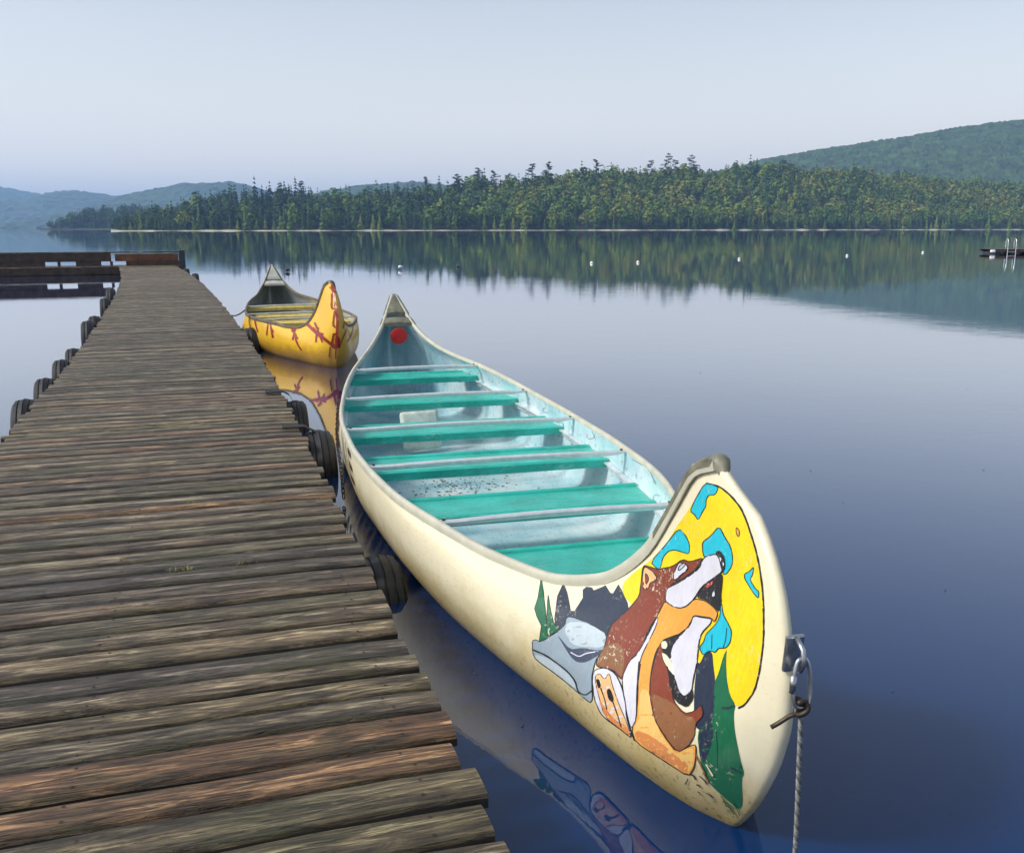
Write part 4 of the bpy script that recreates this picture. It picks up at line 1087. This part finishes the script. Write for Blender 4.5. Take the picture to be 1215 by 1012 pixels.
def chain(pts, label, size=.022):
    """welded chain following a line: links too small to tell apart singly"""
    P = [Vector(p) for p in pts]; mb = MB(); k = 0
    cum = [0]
    for a, b in zip(P, P[1:]): cum.append(cum[-1] + (b - a).length)
    s = 0
    while s < cum[-1]:
        q = Vector([np.interp(s, cum, [p[i] for p in P]) for i in range(3)]); q2 = Vector([np.interp(min(s + .01, cum[-1]), cum, [p[i] for p in P]) for i in range(3)])
        t = (q2 - q).normalized() if (q2 - q).length > 1e-5 else Vector((0, 0, -1)); x = t.orthogonal().normalized(); y = t.cross(x)
        if k % 2: x = y
        loop = [q + t * (math.cos(a) * size) + x * (math.sin(a) * size * .55) for a in np.linspace(0, 6.283, 11)[:-1]]
        mb.tube(loop, size * .2, 5, closed=True); s += size * 1.5; k += 1
    return mb.build('mooring_chain', M_chain, None, smooth=True, label=label, category='chain')
cw = lambda u, dz, out: C1.world(-(float(C1.gun(u)[0]) + out), u, float(C1.gun(u)[1]) + dz)
chain([cw(4.35, .02, .028), cw(4.2, -.04, .03), cw(4.0, -.10, .035), cw(3.8, -.17, .035), cw(3.62, -.24, .03), cw(3.5, -.32, .03), cw(3.44, -.40, .03)], 'dark chain looped over the side of the cream canoe beside its letters')

# --- the yellow canoe
A2 = (-2.25, 11.90); B2 = (-4.06, 16.67)
h2 = math.atan2(B2[0] - A2[0], B2[1] - A2[1]) - R(1.0); L2 = math.hypot(B2[0] - A2[0], B2[1] - A2[1])
C2 = Canoe((*A2, 0), h2, L2, [.020, .055, .095, .152, .240, .345, .445, .550, .640, .690] + [q * .93 for q in GW[10:-4]] + GW[-4:])
root2 = empty('yellow_canoe', (*A2, 0), -h2, label='yellow canoe with dark red painted branches moored beside the dock', category='canoe')
hull2 = C2.shell('hull', M_hull_y, root2); inner2 = C2.shell('interior_lining', M_inner_y, root2, .013)
M_gun_y = plain('dark_worn_gunwale', (0.10, 0.075, 0.04), .5, vary=.5, scale=12); M_seat_y = plain('yellow_seat_paint', (0.62, 0.47, 0.12), .4, vary=.25, scale=12); M_thw_y = plain('pale_thwart', (0.56, 0.56, 0.48), .4, .2, vary=.2, scale=12)
for sg in (-1, 1): C2.gunwale(sg, M_gun_y, root2, .017, .020)
C2.deck_cap(0, M_deckcap, root2); C2.deck_cap(1, M_thw_y, root2)
fit_out(C2, root2, inner2, (1.75, 2.75, 3.55), [(1.5, .32, .34), (2.35, .34, .40), (3.2, .36, .34), (4.15, .42, .30)], M_thw_y, M_seat_y)
def branches():
    P = Painter(C2, bvh_of(hull2), root2, PAINTS, 3.0, .0055, 1.0)
    def q(*p): return [(280 + .13345 * x, 310 + .1334 * y) for x, y in p]
    S = lambda w, *p: P.stroke(q(*p), w * 1.3, 'maroon', 'painted_branch')
    S(3.6, (585, 510), (650, 575), (720, 640), (800, 700), (860, 745), (890, 770))
    S(2.0, (700, 545), (725, 600), (745, 660), (770, 720)); S(1.8, (735, 590), (720, 640), (712, 720)); S(1.6, (690, 590), (720, 630), (780, 650))
    S(1.7, (517, 510), (518, 600), (530, 690), (555, 750), (585, 790)); S(2.0, (490, 590), (520, 640), (550, 690)); S(1.8, (540, 560), (520, 630), (505, 700)); S(1.5, (495, 620), (540, 655))
    S(1.5, (165, 490), (175, 560), (195, 630)); S(1.8, (300, 510), (312, 590), (330, 680)); S(1.4, (318, 600), (335, 630)); S(1.2, (285, 560), (275, 660))
    S(2.6, (850, 200), (870, 280), (890, 400), (905, 520), (900, 640), (890, 760)); S(1.8, (855, 290), (850, 420), (880, 425)); S(1.7, (880, 440), (862, 570), (890, 590)); S(2.2, (870, 640), (850, 760), (905, 770), (915, 690), (880, 640)); S(1.5, (835, 230), (865, 270), (900, 280))
    S(1.2, (1010, 480), (985, 600), (940, 700), (915, 770)); S(1.1, (1040, 520), (1040, 620), (990, 720)); S(1.2, (965, 530), (950, 600)); S(1.4, (840, 760), (830, 850)); S(1.6, (890, 770), (885, 870))
branches()
cw2 = lambda u, dz, out: C2.world(-(float(C2.gun(u)[0]) + out), u, float(C2.gun(u)[1]) + dz)
chain([cw2(2.25, .03, -.05), cw2(2.25, .02, .02), cw2(2.22, -.08, .03), cw2(2.2, -.18, .02), cw2(2.2, -.28, -.01)], 'dark chain hanging over the side of the yellow canoe')
def mooring_line():
    a = at_z(263, 367, DECK + .01); b = cw2(3.1, .02, .01); pts = []
    for i in range(15):
        t = i / 14; p = a.lerp(b, t); p.z -= .10 * math.sin(math.pi * t); pts.append(p)
    MB().tube(pts, .011, 6).build('mooring_line', M_chain, None, smooth=True, label='slack dark line tying the yellow canoe to the dock', category='line')
mooring_line()

# ------------------------------------------------------------------ floats and swim raft on the lake
def jug(px, py, label, mat, h=.26, kind=0, group=None):
    p = at_z(px, py, 0); mb = MB()
    prof = [(0, -.08), (.10, -.07), (.125, .0), (.125, .10), (.10, .15), (.045, .18), (.04, h - .03), (.05, h - .03), (.05, h), (0, h)] if kind == 0 else [(0, -.10), (.09, -.08), (.14, .02), (.13, .10), (.08, .16), (.03, .18), (.03, .21), (0, .21)]
    V = []; n = 16
    for k in range(n):
        a = 6.2832 * k / n
        for r, z in prof: V.append((max(r, .002) * math.cos(a), max(r, .002) * math.sin(a), z))
    m = len(prof); F = [(k * m + i, ((k + 1) % n) * m + i, ((k + 1) % n) * m + i + 1, k * m + i + 1) for k in range(n) for i in range(m - 1)]
    o = mesh('marker_float', V, F, mat, None, True, label=label, category='float', **({'group': group} if group else {}))
    o.location = p; o.scale = (.55, .55, .55); return o
FL = 'small white float on the open water before the far wooded shore'
o = jug(474, 320, 'white jug float lying on its side behind the cream canoe', M_white); o.rotation_euler = (0, R(80), .4); o.location.z = .10
o = jug(543, 317, 'dark and white float on the water beyond the cream canoe stem', M_dark, kind=1)
for px, py in ((702, 313), (757, 312), (877, 308), (1005, 304), (1095, 300)): jug(px, py, FL, M_white, kind=1, group='white floats on the lake')
o = jug(340, 323, 'dark pointed float on the water behind the far stem of the yellow canoe', M_dark, kind=0); o.rotation_euler = (0, R(85), 0); o.location.z = .08
def raft():
    p = at_z(1176, 301.5, 0)
    root = empty('swim_raft', p, R(-6), label='low wooden swim raft with white looped ladder rails', category='raft'); root.scale = (.85, .85, .8)
    pl = None
    for k in range(16):
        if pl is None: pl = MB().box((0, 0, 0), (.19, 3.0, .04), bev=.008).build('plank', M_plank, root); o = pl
        else: o = again(pl, root)
        o.location = (.3 + k * .2, 1.5, .36)
    for y in (.06, 2.94): MB().box((1.8, y, .25), (3.2, .06, .16), bev=.01).build('fascia', M_timber, root)
    for x in (.55, 1.7, 2.9): MB().tube([(x, .1, .07), (x, 2.9, .07)], .16, 14).build('float_barrel', M_dark, root, smooth=True)
    o = MB().box((.12, .05, .22), (.34, .28, .22), bev=.06).build('corner_bumper', M_white, root, smooth=True)
    lad = empty('ladder', (0, 0, 0), 0, root)
    for x in (1.15, 1.75):
        pts = [(x, .35, .38), (x, .35, 1.0), (x, .33, 1.15), (x, .22, 1.24), (x, .06, 1.2), (x, -.06, 1.02), (x, -.08, .4), (x, -.08, -.4)]
        P = [Vector(v) for v in pts]
        MB().tube(chaikin(P, False), .032, 8).build('rail', M_chrome, lad, smooth=True)
    for z in (-.1, .15): MB().tube([(1.15, -.08, z), (1.75, -.08, z)], .022, 6).build('rung', M_chrome, lad)
raft()

M_bit = plain('floating_bits', (0.05, 0.045, 0.03), .7, vary=.5, scale=30)
def debris():
    g = random.Random(21); mb = MB()
    for px, py in ((565, 395), (537, 393), (1003, 597), (880, 640), (952, 487), (1085, 388), (1010, 420), (700, 420), (640, 400), (1120, 700), (960, 560), (1060, 820), (1170, 560), (620, 860), (585, 910), (560, 800), (1150, 460), (830, 440)):
        p = at_z(px + g.uniform(-3, 3), py + g.uniform(-3, 3), .003); sz = g.uniform(.004, .011); a = g.uniform(0, 6.28)
        x = Vector((math.cos(a), math.sin(a), 0)) * sz; y = Vector((-math.sin(a), math.cos(a), 0)) * sz * g.uniform(.3, .7); u = Vector((0, 0, sz * .35))
        mb.add([p - x, p - y, p + x + u, p + y, p + u], [(0, 1, 4), (1, 2, 4), (2, 3, 4), (3, 0, 4)])
    mb.build('floating_debris', M_bit, None, kind='stuff', label='scattered leaf bits floating on the lake')
debris()

# weeds growing between the planks
M_weed = plain('dock_weed', (0.13, 0.15, 0.05), .7, vary=.4, scale=40)
def weed(px, py, n, size, label, seed):
    g = random.Random(seed); p = at_z(px, py, DECK); mb = MB()
    for i in range(n):
        a = g.uniform(0, 6.28); L = size * g.uniform(.5, 1.1); x0 = g.uniform(-1, 1) * size * 1.2; y0 = g.gauss(0, .006)
        d_ = Vector((math.cos(a), math.sin(a), 0)); s = Vector((-d_.y, d_.x, 0)) * size * .06; b = Vector((x0, y0, -.008))
        m1 = b + d_ * L * .5 + Vector((0, 0, L * .55)); t = b + d_ * L + Vector((0, 0, L * .35))
        mb.add([b - s, b + s, m1 + s, m1 - s, t], [(0, 1, 2, 3), (3, 2, 4)])
    o = mb.build('weed_tuft', M_weed, None, label=label, category='weed'); o.location = p; o.rotation_euler = (0, 0, R(18))
weed(213, 676, 26, .035, 'yellowish weed tuft in a dock gap, widest of the little tufts', 1)
weed(291, 668, 9, .045, 'pale grassy sprig sticking up between two dock planks', 2)
weed(226, 596, 18, .03, 'mossy yellow tuft between planks nearer the middle of the dock', 3)

# ------------------------------------------------------------------ haze over the lake
def haze():
    x0, x1, y0, y1, z0, z1 = -6500, 6500, -4500, 6000, -1.0, 205
    mb = MB().box(((x0 + x1) / 2, (y0 + y1) / 2, (z0 + z1) / 2), (x1 - x0, y1 - y0, z1 - z0))
    t = NT('morning_haze'); t.n.remove(t.p)
    v = t.new('VolumePrincipled'); v.inputs['Color'].default_value = (0.38, 0.60, 0.95, 1); v.inputs['Density'].default_value = 0.00027; v.inputs['Anisotropy'].default_value = 0.2
    t.to(v.outputs[0], t.out.inputs['Volume'])
    mb.build('haze', t.m, None, kind='stuff', label='thin blue morning haze over the lake and hills')
haze()
